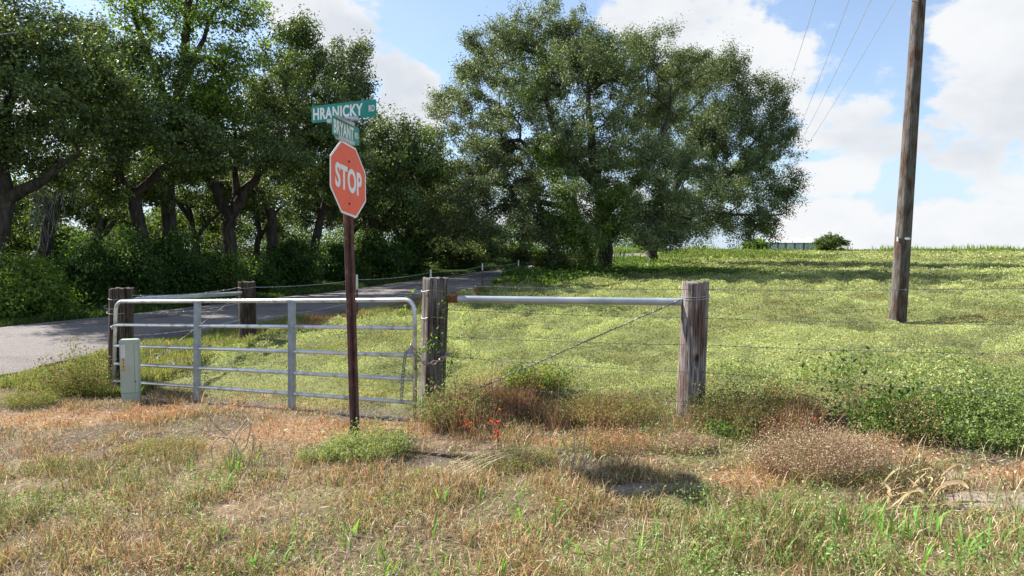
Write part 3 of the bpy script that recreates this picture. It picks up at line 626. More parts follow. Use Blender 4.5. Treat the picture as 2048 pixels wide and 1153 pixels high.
#==OBJECTS==
# ---------------------------------------------------------------- weathered wooden posts
def wood_mat(name, dark, mid, light, bias=.5, blotch=None):
    m, t, b = newmat(name); n = t.nodes; l = t.links; tc = n.new('ShaderNodeTexCoord')
    mp = n.new('ShaderNodeMapping'); mp.inputs['Scale'].default_value = (1, 1, .05); l.new(tc.outputs['Object'], mp.inputs[0])
    z = n.new('ShaderNodeTexNoise'); z.inputs['Scale'].default_value = 60; z.inputs['Detail'].default_value = 9; z.inputs['Roughness'].default_value = .7; z.inputs['Distortion'].default_value = .6; l.new(mp.outputs[0], z.inputs['Vector'])
    r_ = n.new('ShaderNodeValToRGB'); e = r_.color_ramp.elements; e[0].position = bias-.14; e[1].position = bias+.16; e[0].color = (*dark, 1); e[1].color = (*light, 1)
    k = r_.color_ramp.elements.new(bias); k.color = (*mid, 1); l.new(z.outputs['Fac'], r_.inputs[0])
    z2 = n.new('ShaderNodeTexNoise'); z2.inputs['Scale'].default_value = 5; z2.inputs['Detail'].default_value = 6; mp2 = n.new('ShaderNodeMapping'); mp2.inputs['Scale'].default_value = (1.6, 1.6, .5); l.new(tc.outputs['Object'], mp2.inputs[0]); l.new(mp2.outputs[0], z2.inputs['Vector'])
    mr = n.new('ShaderNodeMapRange'); mr.inputs[1].default_value = .46; mr.inputs[2].default_value = .62; l.new(z2.outputs['Fac'], mr.inputs[0])
    mi = n.new('ShaderNodeMix'); mi.data_type = 'RGBA'; mi.blend_type = 'MULTIPLY'; l.new(mr.outputs[0], mi.inputs[0]); l.new(r_.outputs[0], mi.inputs['A']); mi.inputs['B'].default_value = (*(blotch or (.5, .36, .3)), 1)
    l.new(mi.outputs['Result'], b.inputs['Base Color']); b.inputs['Roughness'].default_value = .9; sock(b, 'Specular IOR Level').default_value = .2
    bp = n.new('ShaderNodeBump'); bp.inputs['Strength'].default_value = .9; bp.inputs['Distance'].default_value = .012; l.new(z.outputs['Fac'], bp.inputs['Height']); l.new(bp.outputs[0], b.inputs['Normal'])
    return m
M_wR = wood_mat('weathered_timber', (.05, .035, .03), (.19, .155, .14), (.45, .43, .41), .49, (.62, .50, .45))
M_wM = wood_mat('grey_timber', (.02, .016, .014), (.15, .135, .125), (.33, .31, .29), .50, (.55, .48, .44))
M_wL = wood_mat('dark_timber', (.022, .016, .013), (.07, .055, .045), (.20, .165, .14), .53)
M_pole = wood_mat('pole_timber', (.035, .030, .026), (.115, .10, .09), (.21, .19, .175), .5, (.62, .44, .36))
def post(name, label, bot, top, rb, rt, mat, seed, square=0.0, ang=0.0, hole=None, cat='fence post', group=None, rows=70, sides=72, groove=.05, ragged=.012):
    r = np.random.default_rng(seed); bot = Vector(bot); top = Vector(top); root = thing(name, (bot.x, bot.y, bot.z), label, cat, group)
    a = np.arange(sides)*2*np.pi/sides; V = []
    for i in range(rows):
        u = i/(rows-1); c = np.array(bot.lerp(top, u)); R0 = rb+(rt-rb)*u
        ca, sa = np.cos(a), np.sin(a)
        sq = (np.abs(ca)**6+np.abs(sa)**6)**(-1/6.)
        rad = R0*((1-square)+square*sq*.93)
        g = vnoise(a*14+seed, u*2.2+seed*3, seed)-.5; g2 = vnoise(a*5, u*1.2, seed+9)-.5; g3 = vnoise(a*26, u*9, seed+4)-.5
        g = (g+np.roll(g, 1)*0)
        rad = rad*(1+groove*g+groove*.9*g2+groove*.5*g3)
        crack = np.exp(-((a-(4.55+.05*math.sin(u*9)))/.035)**2)+.7*np.exp(-((a-(5.1+.04*math.sin(u*7)))/.03)**2)
        rad = rad*(1-.10*crack)
        if hole:
            rad = rad*(1-.45*np.exp(-((a-hole[0])/.17)**2-((u-hole[1])/.035)**2))
        zj = (ragged*(vnoise(a*4, 3, seed)-.5)*2 if i >= rows-2 else 0)
        x = ca*rad; y = sa*rad; X = x*math.cos(ang)-y*math.sin(ang); Yy = x*math.sin(ang)+y*math.cos(ang)
        V.append(np.stack([c[0]+X, c[1]+Yy, c[2]+zj+0*X], 1))
    # recessed uneven top
    for k, s_ in enumerate((.82, .5, .2)):
        c = np.array(top); ca, sa = np.cos(a), np.sin(a)
        last = V[rows-1]; q = c+(last-c)*s_; q[:, 2] = c[2]-.004+.014*(vnoise(a*3, k, seed)-.5); V.append(q)
    tot = len(V); V = np.concatenate(V); k = np.arange(sides); k2 = (k+1) % sides
    Q = np.concatenate([np.stack([i*sides+k, i*sides+k2, (i+1)*sides+k2, (i+1)*sides+k], 1) for i in range(tot-1)])
    cap = ((tot-1)*sides+k)[None, :]
    link('post_body', mesh_np('post_body', V, [Q, cap], smooth=True), mat, root)
    return root
YR, YM, YL, YB = 6.2, 6.72, 8.85, 13.0
def pt(px, py, Y): return P(px, py, Y)
b0 = P(1379, 862, YR); t0 = P(1391, 564, YR)
pR = post('wooden_post', 'round weathered silver brown timber post with a knot hole, right end of the brace pipe', b0, t0, .125, .118, M_wR, 5, 0, 0, hole=(4.85, .49), group='wooden fence posts')
b0 = P(862, 850, YM); t0 = P(872, 556, YM)
pM = post('wooden_post', 'squared grey cracked timber post that the gate is chained to', b0, t0, .118, .118, M_wM, 6, .85, math.radians(28), group='wooden fence posts', groove=.028, ragged=.006)
b0 = P(241, 800, YL); t0 = P(243, 577, YL)
pL = post('wooden_post', 'dark round timber post at the hinge end of the gate behind the meter box', b0, t0, .145, .14, M_wL, 7, group='wooden fence posts')
b0 = P(496, 695, YB); t0 = P(494, 564, YB)
pB = post('wooden_post', 'dark round timber post farther back beside the road, seen through the gate', b0, t0, .155, .155, M_wL, 8, group='wooden fence posts')
b0 = P(1093, 556, 41); t0 = P(1093.5, 517, 41)
post('wooden_post', 'thin dark wooden post far along the road, left of the big oak trunk', b0, t0, .10, .09, M_wL, 9, group='wooden fence posts', rows=20, sides=20)
b0 = P(1247, 524, 66); t0 = P(1248, 503, 66)
post('wooden_post', 'little pale wooden post seen right of the big oak trunk against the road', b0, t0, .10, .09, M_wM, 10, group='wooden fence posts', rows=14, sides=14)
b0 = P(1243, 531, 60); t0 = P(1240, 505, 60)
post('wooden_post', 'crooked dark wooden post just right of the big oak trunk', b0, t0, .08, .06, M_wL, 12, group='wooden fence posts', rows=14, sides=14)

# utility pole
YP = 16.0; b0 = P(1795, 640, YP); b0.z -= .1; t1 = P(1838, 0, YP); t0 = b0+(t1-b0)*1.28
pole = post('utility_pole', 'tall leaning wooden utility pole standing in the field at the right', b0, t0, .185, .13, M_pole, 15, 0, 0, cat='utility pole', rows=160, sides=48, groove=.035)
mb = MB(); c = P(1806.5, 478, YP); u_ = (c-b0).length/(t0-b0).length; rr = .185-.055*u_
cc = np.array(c)-np.array([0, rr+.004, 0]); a = np.arange(18)*2*np.pi/18
mb.prism([(.062*math.cos(x), .030*math.sin(x)) for x in a], .012, cc, (1, 0, 0), (0, 0, 1), -.006); mb.build('pole_tag', noise_mat('tag_white', (.7, .72, .74), (.8, .8, .82), 9, .4, bump=0), pole)
c = P(1789.5, 479, YP); mb = MB(); mb.box((c.x+.02, YP-rr*.55, c.z), (.035, .03, .10)); mb.build('pole_tag', noise_mat('tag_pale', (.6, .6, .58), (.7, .7, .68), 9, .5, bump=0), pole)

# ---------------------------------------------------------------- steel T posts along the road
M_tp = noise_mat('t_post_green', (.035, .045, .035), (.09, .085, .07), 20, .7, bump=.1, c3=(.12, .07, .045), s3=10)
M_tw = noise_mat('t_post_white', (.55, .55, .52), (.68, .68, .64), 15, .6, bump=.1)
def tpost(px, pt_, pb, Y, label, white=.28, w=.045):
    b_ = P(px, pb, Y); b_.z = min(b_.z, float(base_z(b_.x, Y))-.02); t_ = P(px, pt_, Y); H = t_.z-b_.z
    root = thing('steel_post', (b_.x, Y, b_.z), label, 'fence post', 'steel posts of the roadside fence')
    zw = t_.z-white*H
    mb = MB(); mb.box((b_.x, Y, (b_.z+zw)/2), (w, .006, zw-b_.z)); mb.box((b_.x, Y+.02, (b_.z+zw)/2), (.006, .034, zw-b_.z-.002))
    for k in range(12): mb.box((b_.x, Y-.006, b_.z+.25+k*.06), (.014, .008, .02))
    mb.build('stake', M_tp, root)
    mb = MB(); mb.box((b_.x, Y, (t_.z+zw)/2+.001), (w+.004, .010, t_.z-zw)); mb.box((b_.x, Y+.02, (t_.z+zw)/2), (.009, .034, t_.z-zw-.004)); mb.build('white_top', M_tw, root)
tpost(715, 550, 650, 15.9, 'white topped steel post just right of the stop sign post')
tpost(862, 540, 618, 20.0, 'white topped steel post peeking over the squared grey post', .35)
tpost(965, 527, 590, 26.5, 'white topped steel post over the left part of the brace pipe', .22)
tpost(1037, 521, 573, 32.5, 'white topped steel post farther along, where the road narrows', .22)
tpost(1229, 502, 536, 47, 'thin steel post in the brush right of the big oak trunk', .2, .05)
tpost(1266, 503, 530, 55, 'thin steel post in front of the pale strip of road', .2, .06)
tpost(1281, 502, 530, 56, 'thin steel post closest to the trunk of the right oak', .25, .06)

# ---------------------------------------------------------------- barbed wire
def strand(mb, pts, r=.0019, twist=True, barbs=.127, sag=.01, seed=0):
    rr = np.random.default_rng(seed); P_ = [np.array(list(p), float) for p in pts]; line = []
    for a, b_ in zip(P_[:-1], P_[1:]):
        Ld = np.linalg.norm(b_-a); m = max(2, int(Ld/.25))
        for i in range(m):
            u = i/m; line.append(a+(b_-a)*u+np.array([0, 0, -sag*4*u*(1-u)*min(1, Ld/3)]))
    line.append(P_[-1]); mb.tube(line, r, 5)
    if barbs:
        for a, b_ in zip(line[:-1], line[1:]):
            d = b_-a; Ld = np.linalg.norm(d); d /= Ld
            for s_ in np.arange(0, Ld, barbs):
                c = a+d*s_; 
                for k in range(2):
                    v = rr.normal(size=3); v -= d*(v@d); v /= np.linalg.norm(v); mb.tube([c-v*.013, c+v*.013], .0013, 4)
                mb.tube([c-d*.006, c+d*.006], r*2.0, 5)
    return mb
fr = thing('barbed_wire_fence', (1.7, 6.1, .2), 'five strand barbed wire along the field edge, from squared post to right edge', 'fence')
YF = 5.08; YE = 3.2
rows5 = [((898, 571.6), (1362, 579), (2048, 577)), ((896, 620), (1360, 636), (2048, 650)), ((894, 674), (1356, 690), (2048, 709)), ((892, 713.5), (1351, 744), (2048, 791)), ((885, 765), (1345, 803), (2048, 867))]
for i, (a, b_, c) in enumerate(rows5):
    p0 = P(a[0]-20, a[1]-1, YM-.13); p0b = P(a[0], a[1], YM-.03); p1 = P(b_[0]-2, b_[1], YR-.10); p1b = P(b_[0]+56, b_[1]+.8, YR-.10); p2 = P(*c, YF); p3 = p1b+(p2-p1b)*1.9
    mb = MB(); strand(mb, [p0, p0b, p1, p1b, p2, p3], .0021 if i else .0024, seed=i, sag=.012)
    mb.build('wire_strand', M_wire, fr)
fl = thing('barbed_wire_fence', (-5.1, 11, 0), 'sagging barbed wire running from the hinge post along the road to the far posts', 'fence')
rowsL = [[(265, 591, YL), (480, 575, YB-.16), (715, 560, 15.9), (862, 545, 20), (965, 533, 26.5), (1037, 526, 32.5), (1093, 522, 41)],
         [(262, 628, YL), (480, 606, YB-.16), (715, 580, 15.9), (862, 560, 20), (965, 546, 26.5), (1037, 537, 32.5), (1093, 531, 41)],
         [(258, 672, YL), (480, 640, YB-.16), (715, 603, 15.9), (862, 578, 20), (965, 560, 26.5), (1037, 549, 32.5), (1093, 539, 41)],
         [(256, 715, YL), (480, 672, YB-.16), (715, 626, 15.9), (862, 596, 20), (965, 575, 26.5), (1037, 560, 32.5), (1093, 547, 41)]]
for i, row in enumerate(rowsL):
    mb = MB(); strand(mb, [P(*q) for q in row], .0034 if i < 2 else .0026, barbs=.2, seed=20+i, sag=.05); mb.build('wire_strand', M_wirel, fl)
ff = thing('barbed_wire_fence', (6, 50, .5), 'distant wire fence right of the big oak trunk', 'fence')
for dz in (.35, .65, .95):
    mb = MB(); q = [P(1093, 556, 41), P(1229, 536, 47), P(1243, 531, 60), P(1266, 530, 55), P(1281, 530, 56)]
    mb.tube([Vector((p.x, p.y, float(base_z(p.x, p.y))+dz)) for p in (q[0], q[1], q[3], q[4])], .005, 4); mb.build('wire_strand', M_wire, ff)
# brace pipe (right) with rusty end and dents
a = P(893, 598.5, YM-.02); b_ = P(1364, 604.5, YR); d = np.array(b_-a); Lp = np.linalg.norm(d); d /= Lp
bp_ = thing('brace_pipe', a, 'horizontal grey steel brace pipe between the squared post and the round post', 'pipe')
m = 150; V = []; n_ = 24; u = np.array([0, 0, 1.]); u -= d*(u@d); u /= np.linalg.norm(u); v = np.cross(d, u)
al = np.arange(n_)*2*np.pi/n_
for i in range(m):
    s_ = .10+(Lp-.10)*i/(m-1); rad = np.full(n_, .0345)
    for (px_, wd, an, dp) in ((.335, .022, 1.0, .30), (.955, .02, 1.0, .35), (.78, .018, .6, .10)):
        rad = rad*(1-dp*np.exp(-((s_-px_*Lp)/wd)**2-((al-an)/.45)**2))
    V.append(np.array(a)+d*s_+rad[:, None]*(np.cos(al)[:, None]*u+np.sin(al)[:, None]*v*-1))
# angle 'an' measured from up towards the viewer
k = np.arange(n_); k2 = (k+1) % n_
Q = np.concatenate([np.stack([i*n_+k, i*n_+k2, (i+1)*n_+k2, (i+1)*n_+k], 1) for i in range(m-1)])
link('pipe', mesh_np('pipe', np.concatenate(V), [Q], smooth=True), M_pipe, bp_)
mb = MB(); mb.tube([np.array(a)-d*.02, np.array(a)+d*.12], .0365, 20); mb.build('rusty_end', M_rust, bp_)
# brace pipe (left)
a = P(262, 601, YL); b_ = P(484, 587, YB-.1)
br = thing('brace_pipe', a, 'pale brace pipe rising from the hinge post back to the farther dark post', 'pipe')
mb = MB(); mb.tube([a, b_], .036, 18); mb.build('pipe', M_pipe, br, True)
# twisted brace wires
def twisted(name, label, a, b_, r=.004, amp=.006, kinks=()):
    a = np.array(a); b_ = np.array(b_); d = b_-a; Lw = np.linalg.norm(d); d /= Lw; u = np.cross(d, (0, 1, 0)); u /= np.linalg.norm(u); v = np.cross(d, u)
    mb = MB()
    for ph in (0, math.pi):
        pts = []
        for i in range(int(Lw/.012)):
            s_ = i*.012; A_ = amp*(1+ (2.0 if any(abs(s_/Lw-k) < .006 for k in kinks) else 0)); t_ = s_*90+ph; pts.append(a+d*s_+A_*(math.cos(t_)*u+math.sin(t_)*v))
        mb.tube(pts, r, 5)
    return tag(mb.build(name, M_wire), label, 'wire')
twisted('brace_wire', 'twisted diagonal wire from the round post top to the squared post foot', P(1366, 598, YR-.14), P(905, 800, YM-.06), .0035, .0045, (.1, .45, .62, .85))
twisted('brace_wire', 'slack diagonal wire from the farther dark post down to the hinge post', P(486, 584, YB-.17), P(290, 735, YL+.1), .003, .004)
mb = MB()
for k, zo in enumerate((0, .012)):
    c = P(1391, 592+k*2, YR); aa = np.linspace(0, 2*np.pi, 40); mb.tube([(c.x+.126*math.cos(x), c.y+.126*math.sin(x), c.z+.012*math.sin(x*1+1.2)-zo) for x in aa], .0028, 5)
w_ = mb.build('wire_wrap', M_wirel, pR)
for py in (581, 634):
    c = P(869, py, YM); aa = np.linspace(math.pi*.9, 2.05*math.pi, 20); MB().tube([(c.x+.128*math.cos(x), c.y+.13*math.sin(x), c.z+.01*math.sin(3*x)) for x in aa], .0024, 5).build('wire_wrap', M_wirel, pM)
mb = MB(); c = P(243, 597, YL); mb.tube([(c.x+.148*math.cos(x), c.y+.148*math.sin(x), c.z+.01*math.sin(x)) for x in np.linspace(0, 2*np.pi, 30)], .003, 5)
c = P(240, 622, YL); mb.tube([(c.x+.15*math.cos(x), c.y+.15*math.sin(x), c.z+.03*math.sin(x)) for x in np.linspace(2.6, 2*np.pi, 30)]+[P(212, 618, YL-.2), P(207, 614, YL-.2), P(214, 611, YL-.2)], .003, 5); mb.build('wire_wrap', M_wirel, pL)
mb = MB(); c = P(494, 574, YB); mb.tube([(c.x+.162*math.cos(x), c.y+.162*math.sin(x), c.z+.02*math.sin(x)) for x in np.linspace(0, 2*np.pi, 30)], .0035, 5); mb.build('wire_wrap', M_wirel, pB)

# ---------------------------------------------------------------- gate
gA = np.array([-5.01, 8.60]); gB = np.array([-.925, 6.56])
gate = thing('metal_gate', (gA[0], gA[1], 0), 'galvanised six bar farm gate closed across the field entrance', 'gate')
gd = (gB-gA); GL = np.linalg.norm(gd); gd /= GL; gn = np.array([gd[1], -gd[0]])     # normal towards camera
if gn[1] > 0: gn = -gn
def gpt(px, py, off=0.0):
    """intersection of pixel ray with gate plane, shifted towards the camera"""
    a = (px-1024)/F; t = (gA[0]*gn[0]+gA[1]*gn[1]+off)/(a*gn[0]+gn[1]*1.0); return P(px, py, t)
tube_r = .0215
tl = gpt(232, 604); trr = gpt(829, 600); bl = gpt(227, 790); brt = gpt(830, 843)
def corner(c, p1, p2, R, n=8):
    c = np.array(c); d1 = np.array(p1)-c; d1 /= np.linalg.norm(d1); d2 = np.array(p2)-c; d2 /= np.linalg.norm(d2); o = c+(d1+d2)*R
    return [o-(d2*math.cos(t_)+d1*math.sin(t_))*R if False else o - d2*R*math.cos(t_) - d1*R*math.sin(t_) for t_ in np.linspace(0, math.pi/2, n)]
R_ = .11
path = [bl]+corner(tl, bl, trr, R_)+[]; 
c1 = corner(tl, bl, trr, R_); c2 = corner(trr, tl, brt, R_)
path = [np.array(bl)]+c1+c2+[np.array(brt)]
mb = MB(); mb.tube(path, tube_r, 14); mb.build('frame', M_galv, gate, True)
railsL = [650, 691.5, 727.5, 762, 791.5]; railsR = [657, 712, 759.5, 806, 843]
for yl, yr in zip(railsL, railsR):
    mb = MB(); A_ = gpt(230.5, yl, .002); B_ = gpt(829, yr, .002); mb.tube([A_, B_], tube_r*(.95), 14); mb.build('rail', M_galv, gate, True)
for xt, xb, yt, yb in ((392, 391, 604, 807), (581, 581, 602.5, 828)):
    A_ = np.array(gpt(xt, yt, .026)); B_ = np.array(gpt(xb, yb, .026)); c = (A_+B_)/2; up_ = (A_-B_); H = np.linalg.norm(up_); up_ /= H; g3 = np.array([gd[0], gd[1], 0]); n3 = np.array([gn[0], gn[1], 0])
    mb = MB(); mb.box(c, (.066, .004, H), (g3, n3, up_))
    for s_ in (-1, 1): mb.box(c+g3*s_*.0345-n3*.02, (.003, .046, H-.002), (g3, n3, up_))
    mb.build('upright_brace', M_galvflat, gate)
    for u_ in (.02, .23, .43, .61, .80, .97):
        p = A_+(B_-A_)*u_+g3*-.018+n3*.003; MB().tube([p, p+n3*.006], .006, 8).build('bolt', M_wirel, gate)
for py in (655, 766):                                                   # hinges
    c = np.array(gpt(228, py, .0)); mb = MB(); g3 = np.array([gd[0], gd[1], 0]); mb.tube([c-g3*.06, c+g3*.05], .012, 8); mb.tube([c+np.array([0, 0, -.025]), c+np.array([0, 0, .025])], .029, 12); mb.build('hinge', M_galvflat, gate)
c = np.array(gpt(818, 703, 0)); mb = MB(); mb.prism([(-.06, -.03), (.04, -.03), (.05, .05), (.02, .05)], .006, c, (gd[0], gd[1], 0), (0, 0, 1)); mb.build('chain_latch', M_galvflat, gate)
# chains
def chain(pts, link_l=.045, r=.0035):
    pts = [np.array(list(p), float) for p in pts]; seg = [np.linalg.norm(b_-a) for a, b_ in zip(pts[:-1], pts[1:])]; cum = np.concatenate([[0], np.cumsum(seg)])
    mb = MB(); Pn = np.array(pts); s_ = 0; k = 0
    while s_ < cum[-1]-link_l*.5:
        p = np.array([np.interp(s_+link_l*.5, cum, Pn[:, i]) for i in range(3)]); q = np.array([np.interp(min(s_+link_l*.6, cum[-1]), cum, Pn[:, i]) for i in range(3)]); d = q-p; d /= np.linalg.norm(d)+1e-9
        e = np.cross(d, (0.2, 1, .1)) if k % 2 else np.cross(d, (.1, .15, 1)); e /= np.linalg.norm(e); lp = []
        for t_ in np.linspace(0, 2*np.pi, 13)[:-1]: lp.append(p+d*math.cos(t_)*link_l*.62+e*math.sin(t_)*link_l*.36)
        lp.append(lp[0]); mb.tube(lp, r, 5, caps=False); s_ += link_l*.85; k += 1
    return mb
Yc = YM-.20
ch = chain([P(822, 690, 6.5), P(832, 710, 6.5), P(840, 722, Yc), P(852, 727, Yc), P(865, 727, Yc), P(880, 721, Yc), P(892, 712, Yc+.05), P(899, 706, YM-.05)], .050, .0058)
tag(ch.build('gate_chain', M_chain), 'rusty steel chain looped round the squared post to hold the gate', 'chain')
ch = chain([P(812, 704, 6.5), P(808, 730, 6.5), P(805, 760, 6.5), P(803, 800, 6.5)], .036, .004)
tag(ch.build('loose_chain', M_wire), 'thin dark loose chain hanging down inside the gate frame', 'chain')

# ---------------------------------------------------------------- lettering
def text_mesh(body, w_, h_, depth=.0015, bold=.018, track=1.0):
    cu = bpy.data.curves.new('t', 'FONT'); cu.body = body; cu.size = 1; cu.extrude = .01; cu.offset = bold; cu.space_character = track; cu.resolution_u = 5
    ob = bpy.data.objects.new('t', cu); COL.objects.link(ob); bpy.context.view_layer.update()
    dg = bpy.context.evaluated_depsgraph_get(); m_ = bpy.data.meshes.new_from_object(ob.evaluated_get(dg)); bpy.data.objects.remove(ob); bpy.data.curves.remove(cu)
    co = np.zeros(len(m_.vertices)*3); m_.vertices.foreach_get('co', co); co = co.reshape(-1, 3)
    mn = co.min(0); mx_ = co.max(0); co = (co-(mn+mx_)/2)/(mx_-mn); co *= np.array([w_, h_, depth]); m_.vertices.foreach_set('co', co.ravel()); m_.update()
    return m_
def place(ob, parent_world_loc, origin, ux, uz):
    ux = Vector(ux).normalized(); uz = Vector(uz).normalized(); n_ = ux.cross(uz)       # n_ faces the reader
    Mx = Matrix(((ux.x, uz.x, n_.x, origin[0]), (ux.y, uz.y, n_.y, origin[1]), (ux.z, uz.z, n_.z, origin[2]), (0, 0, 0, 1)))
    ob.data.transform(Mx); ob.location = (0, 0, 0)
    for p in ob.data.polygons: p.use_smooth = False
def sign_mat(name, c, rough=.45, fade=.12, stain=None):
    c2 = tuple(min(1, x*(1+fade)+.02) for x in c)
    return noise_mat(name, c, c2, 7, rough, bump=.02, lo=.35, hi=.7, c3=stain, s3=6) if stain else noise_mat(name, c, c2, 7, rough, bump=.02, lo=.3, hi=.7)
M_red = sign_mat('faded_red_sheeting', (.88, .115, .04), .5, .05)
M_white = sign_mat('white_sheeting', (.82, .82, .80), .5, .02)
M_teal = sign_mat('green_sheeting', (.0, .21, .155), .4, .25)
M_alu = noise_mat('aluminium_bracket', (.42, .42, .44), (.55, .55, .57), 12, .45, metal=.7, bump=.1)
SB = np.array([-1.385, 5.80, float(base_z(-1.385, 5.8))-.05])
sign = thing('stop_sign', SB, 'faded red stop sign on rusty steel post, two green name plates on top', 'stop sign')
R = np.array([[.26316526, -.96431686, -.02893173], [.95544048, .25635216, .14634566], [-.13370687, -.06615565, .98881035]])
SO = np.array([-1.36983, 5.7727, 2.33800]); sx = R[:, 0]; sy = R[:, 1]; sz = R[:, 2]; sn = -sy
def octa(S_, rr=.035):
    a = S_/2; out_ = []
    b_ = a*(math.sqrt(2)-1); cs = [(-b_, a), (b_, a), (a, b_), (a, -b_), (b_, -a), (-b_, -a), (-a, -b_), (-a, b_)][::-1]
    for i in range(8):
        p0 = np.array(cs[i-1]); p1 = np.array(cs[i]); p2 = np.array(cs[(i+1) % 8]); e = rr*.42
        A_ = p1+(p0-p1)/np.linalg.norm(p0-p1)*e; B_ = p1+(p2-p1)/np.linalg.norm(p2-p1)*e
        for t_ in (0, .5, 1): out_.append(tuple((1-t_)**2*A_+2*t_*(1-t_)*p1+t_*t_*B_))
    return out_
# prism(): front face at origin - nn*z0 with nn = ux x uz (towards reader); use negative depths so the plate sits behind
def plate(mb, poly, front, thick, o, ux, uz):
    ux = np.array(ux); uz = np.array(uz); nn = np.cross(ux, uz); n = len(poly); o = np.array(o)
    V = [o+ux*p[0]+uz*p[1]+nn*front for p in poly]+[o+ux*p[0]+uz*p[1]+nn*(front-thick) for p in poly]
    mb.add(V, [tuple(range(n)), tuple(range(2*n-1, n-1, -1))]+[(i, i+n, (i+1) % n+n, (i+1) % n) for i in range(n)]); return mb
pan = plate(MB(), octa(.61), 0, .0025, SO, sx, sz).build('stop_panel', M_white, sign)
fc = plate(MB(), octa(.575, .03), .0012, .0010, SO, sx, sz).build('red_face', M_red, pan); fc.location = (0, 0, 0)
tm = text_mesh('STOP', .45, .208, .0016, .032, 1.05)
te = bpy.data.objects.new('lettering', tm); COL.objects.link(te); tm.materials.append(M_white); te.parent = pan; place(te, SB, SO+sn*.0018-sz*.002, sx, sz)
for dz in (.155, -.205):
    p = SO+sz*dz+sx*.002+sn*.001; mb = MB(); mb.tube([p, p+sn*.006], .0095, 10); o = mb.build('bolt', M_dark, pan); o.location = (0, 0, 0)
fc.location = (0, 0, 0)
# fix child coordinates: meshes are in world coordinates, parent chain already offset by -SB once
for o in (fc,): o.data.transform(Matrix.Translation(-Vector(SB))) if False else None
st = plate(MB(), [(-.006, .15), (.007, .15), (.012, .09), (.008, .045), (.001, .02), (-.005, .05), (-.011, .1)], .0018, .0006, SO, sx, sz).build('rust_stain', noise_mat('rust_stain', (.60, .10, .035), (.80, .20, .08), 40, .7, bump=0), pan); st.location = (0, 0, 0)
# u-channel post (hat profile)
pb = np.array(P(709, 850, 5.80)); ptop = np.array(P(692.5, 294, 5.835)); dpo = (ptop-pb)/np.linalg.norm(ptop-pb); pb = pb+dpo*((SB[2]-pb[2])/dpo[2])
prof = [(-.044, 0), (-.024, 0), (-.014, -.028), (.014, -.028), (.024, 0), (.044, 0), (.044, .005), (.020, .005), (.010, -.022), (-.010, -.022), (-.020, .005), (-.044, .005)]
px_ = np.array([.80, .60, 0]); px_ /= np.linalg.norm(px_); pyv = np.array([-px_[1], px_[0], 0])
cen0 = pb; cen1 = ptop
mb = MB(); n_ = len(prof); V = [c+px_*p[0]+pyv*(p[1]) for c in (cen0, cen1) for p in [(a_, -b2) for a_, b2 in prof]]
mb.add(V, [(i, (i+1) % n_, (i+1) % n_+n_, i+n_) for i in range(n_)]+[tuple(range(n_, 2*n_))])
mb.build('sign_post', M_upost, sign)
for k in range(24):
    c = cen0+(cen1-cen0)*(.12+.036*k)+pyv*(.0215); MB().tube([c, c-pyv*.0016], .0042, 8).build('punched_hole', M_dark, sign)
# name plates
def name_plate(o, ux, w_, h_, big, small, bw, bh, bx_, sw, shh, sxo, label):
    ux = np.array(ux)/np.linalg.norm(ux); uz = np.array([0, 0, 1.]); nn = np.cross(ux, uz)
    rr = .018; poly = []
    for cx, cy, a0 in ((w_/2-rr, h_/2-rr, 0), (-w_/2+rr, h_/2-rr, 90), (-w_/2+rr, -h_/2+rr, 180), (w_/2-rr, -h_/2+rr, 270)):
        for k in range(5): t_ = math.radians(a0+k*22.5); poly.append((cx+rr*math.cos(t_), cy+rr*math.sin(t_)))
    ob = plate(MB(), poly, 0, .003, o, ux, uz).build('street_name_plate', M_teal, sign); ob['label'] = label
    for body, W_, H_, xo, zo, bo in ((big, bw, bh, bx_, 0.0, .030), (small, sw, shh, sxo, .0, .02)):
        m_ = text_mesh(body, W_, H_, .0016, bo, 1.06); t_ = bpy.data.objects.new('lettering', m_); COL.objects.link(t_); m_.materials.append(M_white); t_.parent = ob
        place(t_, SB, np.array(o)+nn*.001+ux*xo+uz*zo, ux, uz)
    return ux, uz, nn
H0 = (-1.440, 5.893, 2.928); ux, uz, nn = name_plate(H0, (.904, -.427, 0), .69, .145, 'HRANICKY', 'RD', .535, .102, -.058, .060, .052, .300, 'green street name plate reading HRANICKY RD')
o = np.array(H0); mb = MB(); mb.box(o+uz*-.070+ux*.0+nn*.006, (.33, .014, .028), (ux, nn, uz)); mb.box(o+uz*-.070+nn*-.01, (.33, .012, .028), (ux, nn, uz)); mb.box(o+uz*-.084+nn*-.002, (.33, .030, .006), (ux, nn, uz)); mb.build('bracket', M_alu, sign)
mb = MB(); p = o+uz*-.068+ux*.06+nn*.012; mb.tube([p, p+nn*.005], .004, 8); mb.build('bolt', M_dark, sign)
B0 = (-1.394, 5.811, 2.746); ux, uz, nn = name_plate(B0, (.133, .991, 0), .61, .155, 'BRYANT', 'RD', .44, .112, -.055, .075, .050, .235, 'green street name plate reading BRYANT RD')
o = np.array(B0)
for dz in (.080, -.078): mb = MB(); mb.box(o+uz*dz+nn*.007-ux*.02, (.36, .012, .026), (ux, nn, uz)); mb.box(o+uz*dz+nn*-.010-ux*.02, (.36, .010, .026), (ux, nn, uz)); mb.box(o+uz*(dz+math.copysign(.014, dz))-nn*.0015-ux*.02, (.36, .028, .006), (ux, nn, uz)); mb.build('bracket', M_alu, sign)
for q0, hh_, r0_ in (((-1.41, 5.835, 2.60), .075, .016), ((-1.415, 5.845, 2.83), .03, .03)): MB().tube([q0, np.array(q0)+np.array([0, 0, hh_])], r0_, 10).build('bracket_stem', M_alu, sign)

